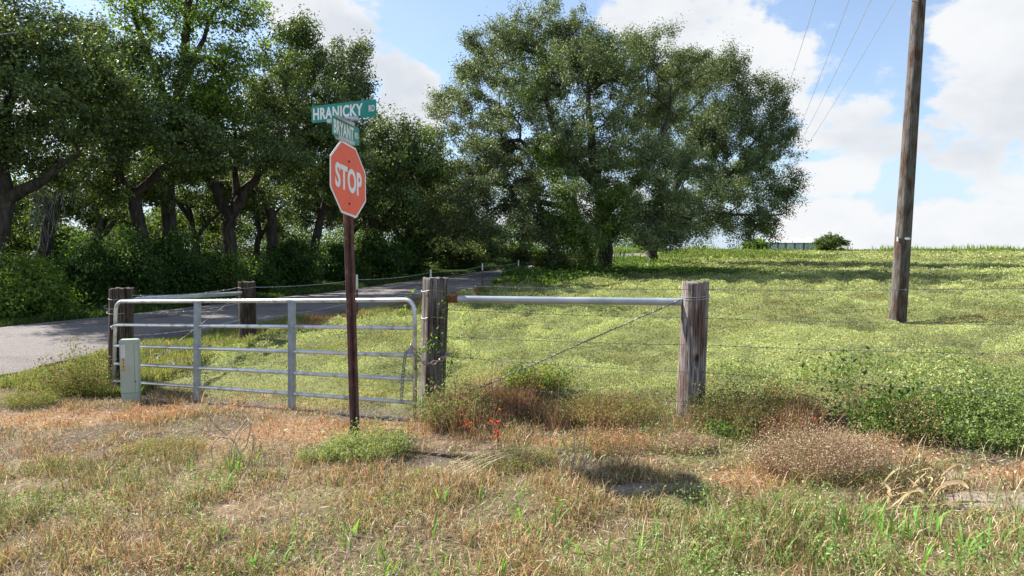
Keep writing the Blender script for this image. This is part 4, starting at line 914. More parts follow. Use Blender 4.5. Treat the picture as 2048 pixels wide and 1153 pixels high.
# ---------------------------------------------------------------- pedestal box
M_ped = noise_mat('pale_green_plastic', (.33, .40, .34), (.38, .45, .39), 4, .5, bump=.03, c3=(.34, .38, .33), s3=5)
M_lab = noise_mat('label_white', (.66, .66, .74), (.74, .74, .80), 8, .5, bump=0); M_lab2 = noise_mat('label_print', (.22, .22, .3), (.42, .42, .5), 60, .5, bump=0)
M_yel = noise_mat('label_yellow', (.75, .36, .02), (.8, .42, .03), 20, .5, bump=0)
YQ = 8.15; cb = P(260, 800, YQ); z0 = float(base_z(cb.x, YQ))-.06; ang = math.radians(-14)
ped = thing('utility_box', (cb.x, YQ, z0), 'slim pale green telephone pedestal with white and yellow stickers before the gate', 'utility box')
ux = np.array([math.cos(ang+math.radians(30)), math.sin(ang+math.radians(30)), 0]); nn = np.array([ux[1], -ux[0], 0]); uz = np.array([0, 0, 1.])
zt = P(258, 682, YQ).z; W_ = .195; Dp = .12; c0 = np.array([cb.x+.0, YQ+.03, 0])
def pbx(mb, x, n_, z, s): return mb.box(c0+ux*x+nn*n_+uz*z, s, (ux, nn, uz))
mb = MB(); pbx(mb, 0, 0, (z0+.16+zt)/2, (W_, Dp, zt-z0-.16)); mb.build('cover', M_ped, ped)
mb = MB(); pbx(mb, 0, 0, z0+.08, (W_*.95, Dp*.95, .16)); mb.build('base', M_ped, ped)
mb = MB(); a = W_/2+.005; b_ = Dp/2+.005; V = []
for (s1, zz) in ((1, zt-.022), (1, zt+.003), (.86, zt+.016)):
    for i, j in ((-1, 1), (1, 1), (1, -1), (-1, -1)): V.append(c0+ux*i*a*s1+nn*j*b_*s1+uz*zz)
mb.add(V, [(0, 1, 5, 4), (1, 2, 6, 5), (2, 3, 7, 6), (3, 0, 4, 7), (4, 5, 9, 8), (5, 6, 10, 9), (6, 7, 11, 10), (7, 4, 8, 11), (8, 9, 10, 11), (0, 3, 2, 1)]); mb.build('lid', M_ped, ped)
mb = MB(); pbx(mb, .060, Dp/2+.0006, (z0+.16+zt)/2-.01, (.0025, .0012, zt-z0-.22)); pbx(mb, 0, Dp/2+.0006, z0+.163, (W_-.004, .0012, .003)); mb.build('seam', M_dark, ped)
mb = MB(); p = c0+ux*.064+nn*(Dp/2)+uz*(z0+.30); mb.tube([p, p+nn*.006], .008, 10); mb.build('lock_bolt', M_dark, ped)
for z_, h_ in ((zt-.072, .052), (zt-.117, .030), (zt-.168, .062)):
    mb = MB(); pbx(mb, -.060, Dp/2+.0007, z_, (.043, .0014, h_)); s_ = mb.build('sticker', M_lab, ped)
    mb = MB()
    for k in range(int(h_/.012)): pbx(mb, -.060, Dp/2+.0017, z_+h_/2-.008-k*.011, (.033*(.7+.3*(k % 2)), .0006, .0035))
    o = mb.build('sticker_print', M_lab2, s_); o.location = (0, 0, 0)
for k, (bd, w2) in enumerate((('1', .018), ('0', .030), ('1', .018), ('12', .030))):
    z_ = zt-.225-k*.040; mb = MB(); pbx(mb, -.060, Dp/2+.0007, z_, (w2, .0014, .032)); s_ = mb.build('number_sticker', M_yel, ped)
    m_ = text_mesh(bd, .010 if bd == '1' else (.012 if bd == '0' else .024), .025, .001, .0); t_ = bpy.data.objects.new('lettering', m_); COL.objects.link(t_); m_.materials.append(M_dark); t_.parent = s_
    place(t_, (cb.x, YQ, z0), c0+ux*-.060+nn*(Dp/2+.0021)+uz*z_, ux, uz)

# ---------------------------------------------------------------- power lines
def cable(p0, p1, sag, r, label, m=40):
    a = np.array(list(p0)); b_ = np.array(list(p1)); pts = [a+(b_-a)*u+np.array([0, 0, -sag*4*u*(1-u)]) for u in np.linspace(0, 1, m)]
    mb = MB(); mb.tube(pts, r, 6); return tag(mb.build('power_line', M_cable), label, 'cable', 'overhead lines')
labs = ['leftmost of the four overhead lines sloping down behind the oak', 'second overhead line from the left above the field', 'third overhead line from the left above the field', 'rightmost overhead line, nearest the wooden pole']
for (x0, x1, y1), lb in zip(((1627, 1562, 200), (1693, 1580, 290), (1735, 1586, 300), (1782, 1590, 318)), labs):
    a = P(x0, 0, 22); e = P(x1, y1, 52); d = (e-a); p0 = a-d*.25; p1 = e+d*.5; cable(p0, p1, .5, .009, lb)
a = P(0, 62, 17); e = P(372, 14, 30); d = e-a; cable(a-d*.5, e+d*.4, .12, .013, 'pale overhead line crossing the trees at the top left')

#==GROUNDCOVER==
def in_view(x, y, m=.12): return (np.abs(x) < y*(.75+m)+.6)
def scatter(n, x0, x1, y0, y1, r): return r.uniform(x0, x1, n), r.uniform(y0, y1, n)
# ---- field weed mat, denser near
FP = [(.275, .305, .125), (.33, .35, .185), (.195, .235, .078), (.37, .365, .21), (.24, .19, .095)]; FW = [4, 4, 3, 2, .7]
parts = []; r = np.random.default_rng(5)
for (ya, yb, dens, sz, op) in ((5, 8.5, 8500, .0165, 1), (8.5, 12, 5200, .021, 1), (12, 17, 2500, .030, 1), (17, 25, 1200, .043, 1), (25, 40, 420, .070, 1), (40, 65, 140, .12, 1), (65, 106, 45, .22, 1)):
    xa = -(yb*.2+3.5) if ya < 12 else (-5.2 if ya < 17 else -4); xb = yb*.88+.8; n = int((xb-xa)*(yb-ya)*dens); x, y = scatter(n, xa, xb, ya, yb, r)
    k = (in_field(x, y) > r.random(n)*.8+.1) & in_view(x, y) & (x > rfence_x(y)+.2*r.random(n)); x, y = x[k], y[k]; n = len(x)
    # clumpiness
    cl = fbm(x*3.2/(1+ya*.06), y*3.2/(1+ya*.06), 61, 3); trod = (1-sm(0, 1.2, x+2.9+.25*(y-8)))*(x < -1)*(1-sm(9.0, 11.5, y))
    keep = r.random(n) < np.clip(.35+1.4*(cl-.25), .12, 1)*(1-.55*trod); x, y, cl = x[keep], y[keep], cl[keep]; n = len(x)
    h = canopy(x, y); z = gz(x, y)+h*(.05+.55*r.random(n)**.6)+.04*np.clip(cl-.5, 0, 1)*(1+ya*.05)
    col = jcol(n, FP, FW, .22, r)*(.78+.42*sm(.3, .7, fbm(x*.45, y*.45, 71, 3)))[:, None]*(.62+.62*sm(.33, .62, cl))[:, None]  # leaves darkened where clumps thin out, gap shade painted into the colour
    d = y-fence_y(x); edge = np.clip(1-np.abs(d-.6)/1.3, 0, 1)*sm(1.2, 2.4, x)*(r.random(n) < .9)
    col = mixc(col, (.13, .20, .045), edge*(.15+.6*(fbm(x*2, y*2, 73, 2) > .5)))
    brown = sm(.60, .70, fbm(x*.8, y*.8, 74, 3))*.45; col = mixc(col, (.22, .15, .06), brown*(r.random(n) < .6))
    pole_shadow = np.exp(-((x-10.9)/1.9)**2-((y-15.3)/.4)**2); col = mixc(col, (.17, .115, .045), pole_shadow*.9)  # brown streak beside the utility pole: its cast shadow painted into the leaves
    nb = np.exp(-((d-.1)/.35)**2)*sm(-1, 0, x)*(1-sm(1.6, 2.2, x)); col = mixc(col, (.22, .14, .07), nb*.7*(r.random(n) < .7))
    nb2 = (1-sm(.3, 1.3, d))*sm(-6, -4, x)*(1-sm(-1.4, -.9, x)); col = mixc(col, (.30, .18, .08), nb2*.6*(r.random(n) < .5))
    s_ = sz*r.uniform(.6, 1.35, n)*(1+.5*edge)
    parts.append(leaf_quads(np.stack([x, y, z], 1), s_, col, .75 if ya < 25 else .5, .6, r))
V = np.concatenate([p[0] for p in parts]); off = np.cumsum([0]+[len(p[0]) for p in parts[:-1]]); Q = np.concatenate([p[1]+o for p, o in zip(parts, off)]); Cc = np.concatenate([p[2] for p in parts])
tag(link('field_weeds', mesh_np('field_weeds', V, [Q], Cc), M_weed), 'low pale green weed cover over the whole field', 'weeds', kind='stuff')
print('field leaves', len(Q))

class BG:                                                              # collects blades / leaves
    def __init__(s): s.V = []; s.Q = []; s.T = []; s.C = []; s.n = 0
    def bl(s, res):
        V, (q, t_), c = res; s.V.append(V); s.Q.append(q+s.n); s.T.append(t_+s.n); s.C.append(c); s.n += len(V)
    def lf(s, res):
        V, q, c = res; s.V.append(V); s.Q.append(q+s.n); s.C.append(c); s.n += len(V)
    def build(s, name, mat, parent=None):
        fs = [np.concatenate(s.Q)]+([np.concatenate(s.T)] if s.T else [])
        return link(name, mesh_np(name, np.concatenate(s.V), fs, np.concatenate(s.C)), mat, parent)
# ---- ridge weeds
g = BG(); n = 26000; x = r.uniform(12, 100, n); y = r.uniform(96, 110, n); k = in_view(x, y, .1); x, y = x[k], y[k]; n = len(x)
hh = (.12+.62*fbm(x*.3, y*.3, 81, 3))*r.uniform(.6, 1.2, n)
g.bl(blades(np.stack([x, y, base_z(x, y)], 1), hh, .16, jcol(n, [(.13, .20, .035), (.20, .24, .06), (.10, .16, .03)], [3, 2, 2], .25, r), r.uniform(0, .5, n)))
n = 12000; x = r.uniform(8, 32, n); y = r.uniform(66, 90, n); k = in_view(x, y, .1) & (x > rfence_x(y)+3); x, y = x[k], y[k]; n = len(x)
g.bl(blades(np.stack([x, y, base_z(x, y)], 1), .25+.5*fbm(x*.3, y*.3, 82, 3)*r.uniform(.5, 1.2, n), .12, jcol(n, [(.14, .20, .035), (.19, .19, .05), (.08, .13, .03)], [3, 2, 2], .25, r), r.uniform(0, .5, n)))
n = 5200; x = r.uniform(12, 100, n); y = r.uniform(100, 112, n); k = in_view(x, y, .1) & (fbm(x*.25, y*0, 83, 3) > .44); x, y = x[k], y[k]; n = len(x)
g.bl(blades(np.stack([x, y, base_z(x, y)], 1), r.uniform(.3, 1.15, n)*(.4+1.2*fbm(x*.5, y*0, 84, 2)), .12, jcol(n, [(.16, .24, .05), (.24, .28, .08), (.10, .16, .03)], [3, 2, 2], .25, r), r.uniform(0, .4, n)))
tag(g.build('ridge_weeds', M_weed), 'tall yellow green weeds along the crest of the field', 'weeds', kind='stuff')
# ---- taller dark weeds under the big oaks and along the wire
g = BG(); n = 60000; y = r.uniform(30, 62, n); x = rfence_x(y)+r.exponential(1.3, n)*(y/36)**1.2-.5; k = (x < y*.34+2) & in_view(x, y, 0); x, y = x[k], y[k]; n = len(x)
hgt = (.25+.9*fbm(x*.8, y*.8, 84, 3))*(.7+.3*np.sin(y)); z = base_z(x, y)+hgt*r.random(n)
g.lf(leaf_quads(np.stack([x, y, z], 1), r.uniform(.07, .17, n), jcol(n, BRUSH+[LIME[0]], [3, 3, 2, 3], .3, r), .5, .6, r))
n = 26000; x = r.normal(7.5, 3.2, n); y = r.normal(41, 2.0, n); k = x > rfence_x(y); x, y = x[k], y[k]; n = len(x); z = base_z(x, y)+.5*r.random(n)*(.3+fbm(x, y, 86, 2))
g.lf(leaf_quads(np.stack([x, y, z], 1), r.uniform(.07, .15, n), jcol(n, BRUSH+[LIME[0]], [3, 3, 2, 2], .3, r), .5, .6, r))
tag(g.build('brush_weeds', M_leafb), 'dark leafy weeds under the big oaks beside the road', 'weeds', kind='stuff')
# ---- far verge grass beyond the road and the near verge strip
g = BG(); n = 110000; y = r.uniform(10, 60, n)**1.0; y = 10+50*r.random(n)**1.6; x = road_far(y)-r.random(n)**1.2*(3.5+y*.03)-.05; k = in_view(x, y, .15); x, y = x[k], y[k]; n = len(x)
hgt = (.06+.22*fbm(x*.8, y*.8, 88, 3)+.10*np.clip(road_far(y)-x-1.5, 0, 2)); 
g.bl(blades(np.stack([x, y, gz(x, y)], 1), hgt*r.uniform(.5, 1.2, n), .008+y*.0011, jcol(n, [(.05, .10, .02), (.08, .14, .03), (.14, .13, .05), (.035, .07, .018)], [3, 3, 1.5, 2], .3, r), r.uniform(.1, .8, n)))
tag(g.build('verge_grass', M_weed), 'dark green grass on the far verge of the road', 'grass', kind='stuff')
g = BG(); n = 90000; y = 8.4+44*r.random(n)**1.8; x = road_near(y)+r.random(n)*(rfence_x(y)+.5-road_near(y)); k = in_view(x, y, .15) & (y > fence_y(x)-.4); x, y = x[k], y[k]; n = len(x)
edge = np.clip((x-road_near(y))/.5, .15, 1); hgt = (.05+.26*fbm(x*1.1, y*1.1, 89, 3))*edge
dry = fbm(x*.7, y*.7, 90, 3); c1 = jcol(n, [(.20, .23, .06), (.26, .26, .09), (.12, .16, .04), (.34, .25, .13)], [3, 2, 2, 1.5], .3, r); c2 = jcol(n, [(.32, .21, .11), (.24, .15, .07)], [2, 1], .3, r)
g.bl(blades(np.stack([x, y, gz(x, y)], 1), hgt*r.uniform(.5, 1.2, n), .006+y*.0008, mixc(c1, 0, 0*dry)*(1-sm(.5, .62, dry))[:, None]+c2*sm(.5, .62, dry)[:, None], r.uniform(.1, .8, n)))
n = 60000; y = 8.6+20*r.random(n)**1.6; x = road_near(y)+.15+r.random(n)*(rfence_x(y)+.3-road_near(y)); k = in_view(x, y, .15) & (y > fence_y(x)-.3); x, y = x[k], y[k]; n = len(x)
g.lf(leaf_quads(np.stack([x, y, gz(x, y)+.15*r.random(n)*fbm(x*1.3, y*1.3, 89, 3)*np.clip((x-road_near(y))/.5, .1, 1)], 1), .016+y*.0018, jcol(n, FP, FW, .3, r), .6, .6, r))
tag(g.build('verge_grass', M_weed), 'yellow green grass between the road and the wire fence', 'grass', kind='stuff')

# ---- foreground: dry straw, small green weeds, tall green blades
def fg_points(n, r, y0=2.7, y1=11.0):
    y = y0+(y1-y0)*r.random(n)**1.15; x = r.uniform(-1, 1, n)*(y*.86+.7); k = (y < fence_y(x)+.35) & (x > road_near(y)+.1) ; return x[k], y[k]
def clearf(x, y): return np.clip(1-.78*sand_mask(x, y)-.93*dark_mask(x, y), 0, 1)
g = BG(); x, y = fg_points(360000, r); n = len(x)
cl = fbm(x*5, y*5, 101, 3); keep = r.random(n) < np.clip(.30+3.4*(cl-.42), .02, 1)*clearf(x, y)*(.35+.9*sm(.34, .55, fbm(x*1.4, y*1.4, 151, 3)))+.02; x, y = x[keep], y[keep]; n = len(x)
rm = rust_mask(x, y); gr = sm(.44, .60, fbm(x*.8, y*.8, 103, 3)); tuf = fbm(x*2.2, y*2.2, 105, 3)
c_straw = jcol(n, [(.50, .37, .21), (.38, .25, .13), (.70, .58, .40), (.15, .10, .06), (.46, .26, .13)], [3, 3, 2, 2.5, 2.5], .4, r)
c_rust = jcol(n, [(.50, .29, .14), (.38, .20, .095), (.62, .46, .27), (.26, .14, .075)], [3, 3, 2, 1.5], .3, r)
c_green = jcol(n, [(.17, .22, .06), (.24, .27, .10), (.13, .18, .045)], [3, 2, 2], .3, r)
col = mixc(c_straw, 0, np.zeros(n)); k = r.random(n) < rm*.9; col[k] = c_rust[k]; k2 = (~k) & (r.random(n) < .14+.40*gr); col[k2] = c_green[k2]
h = (.022+.12*np.clip(tuf-.28, 0, 1)*1.7)*r.uniform(.45, 1.6, n)*(1+.35*(1-rm)*gr)
g.bl(blades(np.stack([x, y, gz(x, y)-.003], 1), h, r.uniform(.0022, .0058, n)*(.8+.05*y), col, r.uniform(.25, .99, n)))
# broken dead stems
x, y = fg_points(9000, r); n = len(x); k = r.random(n) < sm(.40, .62, fbm(x*1.6, y*1.6, 141, 3)); x, y = x[k], y[k]; n = len(x)
g.bl(blades(np.stack([x, y, gz(x, y)-.003], 1), r.uniform(.08, .24, n), r.uniform(.003, .0055, n), jcol(n, [(.62, .50, .34), (.44, .27, .16), (.28, .16, .10)], [3, 3, 2], .3, r), r.uniform(.3, .99, n)))
# flat-lying straw litter
x, y = fg_points(120000, r); n = len(x); keep = r.random(n) < clearf(x, y)*.9+.05; x, y = x[keep], y[keep]; n = len(x)
az = r.uniform(0, 2*np.pi, n); d3 = np.stack([np.cos(az), np.sin(az), r.uniform(-.25, .25, n)], 1)
V, q, c = leaf_quads(np.stack([x, y, gz(x, y)+r.uniform(.003, .028, n)], 1), r.uniform(.015, .085, n), jcol(n, [(.48, .41, .27), (.35, .26, .16), (.24, .165, .10), (.58, .53, .41)], [3, 3, 2, 1], .3, r), 1.5, .07, r, d3)
g.lf((V, q, c))
# tall tangled red brown weeds along the wire
n = 38000; x = r.uniform(-1.6, 2.6, n); y = fence_y(x)+r.normal(-.12, .26, n); dn = sm(.40, .58, fbm(x*1.5, y*1.5, 131, 3))*(1-.5*sm(1.9, 2.6, x))*sm(-.95, -.3, x); k = (r.random(n) < dn); x, y = x[k], y[k]; n = len(x)
g.bl(blades(np.stack([x, y, gz(x, y)-.01], 1), (.14+.44*fbm(x*2, y*2, 133, 2))*r.uniform(.4, 1.15, n), r.uniform(.002, .005, n), jcol(n, [(.36, .19, .11), (.27, .13, .075), (.46, .31, .2), (.17, .11, .06), (.24, .25, .09)], [3, 3, 2, 2, 1.5], .35, r), r.uniform(.1, .95, n)))
n = 46000; x = r.uniform(-1.6, 3.2, n); y = fence_y(x)+r.normal(-.1, .28, n); k = (r.random(n) < sm(.42, .58, fbm(x*1.5, y*1.5, 131, 3))*sm(-.95, -.3, x)); x, y = x[k], y[k]; n = len(x)
g.lf(leaf_quads(np.stack([x, y, gz(x, y)+(.06+.42*fbm(x*2, y*2, 133, 2))*r.random(n)], 1), r.uniform(.008, .022, n), jcol(n, [(.40, .23, .14), (.30, .16, .09), (.22, .24, .08), (.5, .35, .22)], [3, 3, 3, 1], .35, r), .4, .45, r))
# curled dry leaves in the rusty patches
n = 60000; x, y = fg_points(n, r); n = len(x); keep = r.random(n) < rust_mask(x, y)*(1-.6*sand_mask(x, y)); x, y = x[keep], y[keep]; n = len(x)
g.lf(leaf_quads(np.stack([x, y, gz(x, y)+r.uniform(.004, .05, n)], 1), r.uniform(.012, .038, n), jcol(n, [(.60, .38, .19), (.46, .26, .12), (.68, .54, .34), (.30, .16, .08)], [3, 3, 2, 2], .3, r), .6, .45, r))
tag(g.build('dry_grass', M_dry), 'dry straw coloured and rusty orange grass over the foreground', 'grass', kind='stuff')
print('dry', n)
g = BG(); x, y = fg_points(560000, r); n = len(x); gr = sm(.46, .62, fbm(x*.9, y*.9, 103, 3)); cl = fbm(x*4.5, y*4.5, 107, 3)
keep = r.random(n) < (.07+.42*gr+.10*sm(5.6, 3.2, y))*sm(.42, .62, cl)*(1-.85*rust_mask(x, y))*clearf(x, y); keep2 = keep; x, y = x[keep], y[keep]; n = len(x)
g.lf(leaf_quads(np.stack([x, y, gz(x, y)+.012+.10*r.random(n)**1.2*np.clip((cl[keep2]-.4)*8, .25, 1.6)], 1), r.uniform(.009, .024, n), jcol(n, [(.20, .30, .09), (.28, .38, .14), (.13, .20, .05), (.36, .42, .2)], [3, 3, 2.4, .8], .3, r), .9, .5, r))
tag(g.build('small_weeds', M_weed), 'small leafy green weeds mixed into the dry foreground grass', 'weeds', kind='stuff')
# tall green grass tufts
def long_blades(pos, h, wd, col, lean, az, r, seg=6):
    n = len(pos); V = []; h = h[:, None]; ln = lean[:, None]; d = np.stack([np.cos(az), np.sin(az), 0*az], 1); qa = az+np.pi/2+r.uniform(-.5, .5, n); q = np.stack([np.cos(qa), np.sin(qa), 0*az], 1)
    for i in range(seg+1):
        u = i/seg; bend = ln*u**1.8; c = pos+d*h*bend*.9+np.array([0, 0, 1.])*h*(u-.42*ln*u**2.6)
        wv = wd[:, None]*np.array([.55, .9, 1, .95, .75, .45, .04])[i]*.5; V += [c-q*wv, c+q*wv]
    V = np.stack(V, 1).reshape(-1, 3); k = np.arange(n)[:, None]*(2*(seg+1)); Q = np.concatenate([k+np.array([[2*i, 2*i+1, 2*i+3, 2*i+2]]) for i in range(seg)])
    return V, Q, np.repeat(col, 2*(seg+1), 0)
g = BG(); tufts = [(375, 945, .16, 5), (448, 985, .22, 7), (470, 950, .30, 9), (505, 930, .22, 5), (560, 960, .12, 4), (700, 1075, .20, 5), (690, 1110, .15, 5), (880, 1085, .30, 3), (885, 1010, .2, 4), (945, 1095, .34, 3), (840, 960, .14, 5), (960, 1000, .14, 5),
    (1035, 1050, .24, 6), (1105, 1030, .26, 6), (1060, 1085, .15, 5), (1110, 1060, .2, 5), (1140, 1110, .18, 6), (1170, 1120, .16, 5), (1300, 1090, .16, 6), (1290, 1130, .18, 6), (1440, 1050, .18, 9), (1480, 1035, .17, 8), (1530, 1035, .22, 9), (1560, 1045, .20, 8), (1605, 1060, .22, 8), (1500, 1075, .18, 7), (1625, 1120, .2, 8), (1675, 1080, .22, 9), (1700, 1060, .18, 7), (1740, 1060, .26, 9), (1770, 1090, .22, 9), (1800, 1080, .2, 8), (1860, 1075, .26, 9), (1885, 1060, .24, 8), (1930, 1120, .24, 9), (1965, 1110, .25, 9), (2010, 1100, .26, 6),
    (500, 1145, .18, 6), (530, 1150, .2, 6), (460, 1150, .16, 5), (640, 1140, .18, 6), (1400, 1140, .2, 9), (1550, 1140, .2, 10), (1820, 1150, .2, 10), (1225, 1150, .2, 6), (1740, 1140, .2, 8), (1020, 1150, .16, 5), (90, 760, .2, 4), (15, 770, .2, 4), (205, 745, .15, 5), (1460, 1110, .16, 8), (1660, 1145, .18, 8), (1900, 1150, .2, 8), (780, 1150, .15, 5)]
for px, py, H, nb in tufts:
    c = G(px, py); m_ = nb; pos = np.stack([c.x+r.normal(0, .028, m_), c.y+r.normal(0, .028, m_), np.zeros(m_)], 1); pos[:, 2] = gz(pos[:, 0], pos[:, 1])-.004
    g.lf(long_blades(pos, H*r.uniform(.5, 1.08, m_), r.uniform(.007, .014, m_), jcol(m_, [(.13, .27, .05), (.18, .34, .07), (.24, .36, .11), (.30, .30, .12)], [3, 3, 1.5, .4], .2, r), r.uniform(.15, .95, m_), r.uniform(0, 2*np.pi, m_), r))
# sparse thinner green blades over the nearest strip
x, y = fg_points(26000, r, 2.7, 6.0); n = len(x); keep = r.random(n) < np.clip(.16+.35*sm(-1, 2.2, x)+.35*sm(4.6, 3.4, y), 0, 1)*.75*sm(.44, .60, fbm(x*1.8, y*1.8, 109, 2))*clearf(x, y)*(1-rust_mask(x, y)); keep &= (y < 5.0+.0*x); x, y = x[keep], y[keep]; n = len(x)
g.lf(long_blades(np.stack([x, y, gz(x, y)-.003], 1), r.uniform(.05, .15, n), r.uniform(.003, .007, n), jcol(n, [(.15, .26, .06), (.21, .33, .09), (.28, .33, .13)], [3, 3, 2], .25, r), r.uniform(.2, 1.0, n), r.uniform(0, 2*np.pi, n), r))
tag(g.build('green_grass', M_weed), 'fresh green grass blades sprouting through the dry foreground', 'grass', kind='stuff')

# ---------------------------------------------------------------- individual plants
def plant(name, label, cat, c, parts_):
    root = thing(name, c, label, cat)
    for nm, g_, mat in parts_: g_.build(nm, mat, root)
    return root
def clump(px, py, W, H, nst, label, seed, stem_c, leaf_c, lw, lsz=.014, lps=26, name='weed_clump', cat='plant', mat=None, dome=.45, stem_w=.0028):
    r = np.random.default_rng(seed); c = G(px, py); st = BG(); lf = BG(); m_ = nst
    az = r.uniform(0, 2*np.pi, m_); rr = np.sqrt(r.random(m_)); bx_ = c.x+np.cos(az)*rr*W*.35; by = c.y+np.sin(az)*rr*W*.22; pos = np.stack([bx_, by, gz(bx_, by)-.005], 1)
    h = H*(1-dome*rr)*r.uniform(.6, 1.1, m_); ln = np.clip(rr*.55+r.uniform(0, .25, m_), 0, .85)
    st.bl(blades(pos, h, stem_w, jcol(m_, stem_c, [1]*len(stem_c), .3, r), ln, az+r.uniform(-.5, .5, m_), r))
    k = np.repeat(np.arange(m_), lps); u = .30+.72*r.random(len(k)); u = np.clip(u, 0, 1.02); d = np.stack([np.cos(az), np.sin(az), 0*az], 1)
    p_ = pos[k]+d[k]*(h*ln*u**1.5)[k if False else slice(None)][:, None] if False else pos[k]+d[k]*((h*ln)[k]*u**1.5)[:, None]+np.array([0, 0, 1.])*(h[k]*u*(1-.3*ln[k]))[:, None]
    p_ += r.normal(size=p_.shape)*np.array([1, 1, .7])*lsz*1.9
    lf.lf(leaf_quads(p_, lsz*r.uniform(.6, 1.4, len(p_)), jcol(len(p_), leaf_c, lw, .28, r), .5, .5, r))
    return plant(name, label, cat, c, (('stems', st, M_dry), ('leaves', lf, mat or M_weed)))
GRN = [(.24, .30, .11), (.33, .37, .17), (.18, .22, .07)]; TANP = [(.33, .23, .14), (.42, .32, .22), (.24, .155, .095)]
clump(735, 918, .78, .33, 260, 'pale green bushy weed growing round the foot of the stop sign post', 201, TANP, GRN+[(.4, .34, .12)], [3, 3, 2, .5], .018, 34)
clump(640, 925, .35, .16, 60, 'small low green weed left of the stop sign foot', 202, TANP, GRN, [2, 3, 2], .015, 26)
clump(1645, 945, 1.12, .42, 760, 'big pinkish brown dried bush at the field edge right of the round post', 203, TANP, TANP+[(.46, .35, .24), (.2, .24, .08)], [3, 3, 2, 1.5, .5], .013, 24, cat='dry bush', name='dry_bush', mat=M_dry, stem_w=.0024)
clump(1372, 905, .55, .20, 260, 'low pinkish brown dried bush at the foot of the round post', 204, TANP, TANP+[(.46, .35, .24)], [3, 3, 2, 1.5], .012, 22, cat='dry bush', name='dry_bush', mat=M_dry)
clump(1225, 905, .75, .26, 280, 'reddish brown dried weeds below the middle of the brace pipe', 205, [(.36, .19, .11), (.28, .14, .08)], [(.50, .29, .18), (.38, .27, .12), (.28, .28, .1)], [3, 2, 2], .012, 16, cat='dry bush', name='dry_bush', mat=M_dry)
clump(1760, 965, .45, .17, 160, 'small green and tan weed right of the big dried bush', 206, TANP, GRN+TANP, [2, 1, 3, 1, 1, 1], .012, 20)
clump(1030, 935, .75, .18, 260, 'tangled brown and green weeds below the red leaved seedlings', 207, TANP, [(.16, .20, .06), (.24, .28, .09)]+TANP, [3, 2, 1, 1, 2], .013, 18)
clump(330, 905, .9, .15, 240, 'low olive weed patch in front of the meter box end of the gate', 208, TANP, [(.26, .27, .08), (.2, .22, .06)]+TANP, [3, 2, 1, 1, 1], .013, 20)
clump(172, 790, .95, .85, 110, 'tall straggly weed between the road and the hinge post', 209, [(.2, .12, .07), (.14, .14, .05)], [(.13, .17, .05), (.20, .20, .07), (.22, .10, .07)], [3, 2, 1.5], .026, 62, dome=.45, stem_w=.005)
clump(60, 815, .8, .28, 200, 'low green brown weed near the left edge beside the road', 210, TANP, [(.18, .22, .06), (.24, .24, .08), (.3, .2, .1)], [3, 2, 1], .018, 24)
clump(905, 858, .55, .60, 150, 'leafy weeds crowding the foot of the squared post', 211, TANP, [(.14, .21, .05), (.2, .27, .08), (.34, .24, .15)], [3, 2, 2], .024, 24)
clump(1075, 818, .65, .44, 170, 'dark green leafy weed under the diagonal brace wire', 212, TANP, [(.08, .14, .03), (.13, .2, .045), (.3, .3, .1)], [3, 3, 1], .026, 26, mat=M_leafb)
clump(1455, 885, .35, .30, 34, 'small bright green seedling in the shade right of the round post', 213, [(.12, .2, .06)], [(.08, .17, .04), (.12, .22, .055)], [1, 1], .026, 14, mat=M_leafb)
clump(1480, 855, 1.0, .50, 420, 'dark brown and green weed tangle right of the round post', 214, [(.12, .10, .05), (.2, .15, .08)], [(.09, .11, .03), (.14, .15, .05), (.22, .16, .09)], [3, 2, 1], .018, 22)
clump(1215, 850, 1.0, .46, 400, 'brown and yellow green weeds between the two posts', 215, [(.30, .17, .10)], [(.2, .22, .07), (.26, .26, .09), (.3, .17, .09)], [3, 2, 2], .016, 22)
clump(1700, 868, .12, .82, 5, 'thin upright green sapling standing in the field edge', 216, [(.1, .15, .05)], [(.03, .075, .015), (.07, .14, .03)], [1, 1], .045, 45, mat=M_leafb, dome=.1, stem_w=.006)
clump(1768, 872, .14, .68, 5, 'short forked sapling right of the thin sapling', 217, [(.1, .15, .05)], [(.04, .09, .02), (.09, .16, .04)], [1, 1], .04, 40, mat=M_leafb, dome=.1, stem_w=.006)
clump(1985, 885, 1.4, .44, 380, 'dense bright green weed clump at the right edge behind the wire', 218, [(.1, .15, .05)], [(.12, .19, .045), (.2, .28, .09), (.3, .32, .13)], [3, 3, 2], .024, 30, dome=.6)
clump(1800, 872, .9, .40, 300, 'green leafy weed clump along the wire right of the saplings', 219, [(.1, .15, .05)], [(.12, .19, .045), (.2, .27, .08), (.28, .31, .13)], [3, 3, 2], .022, 28, dome=.6)
clump(2000, 562, .9, .5, 26, 'dark spiky weed standing alone near the shade line at far right', 220, [(.08, .08, .05)], [(.06, .08, .04)], [1], .06, 10)
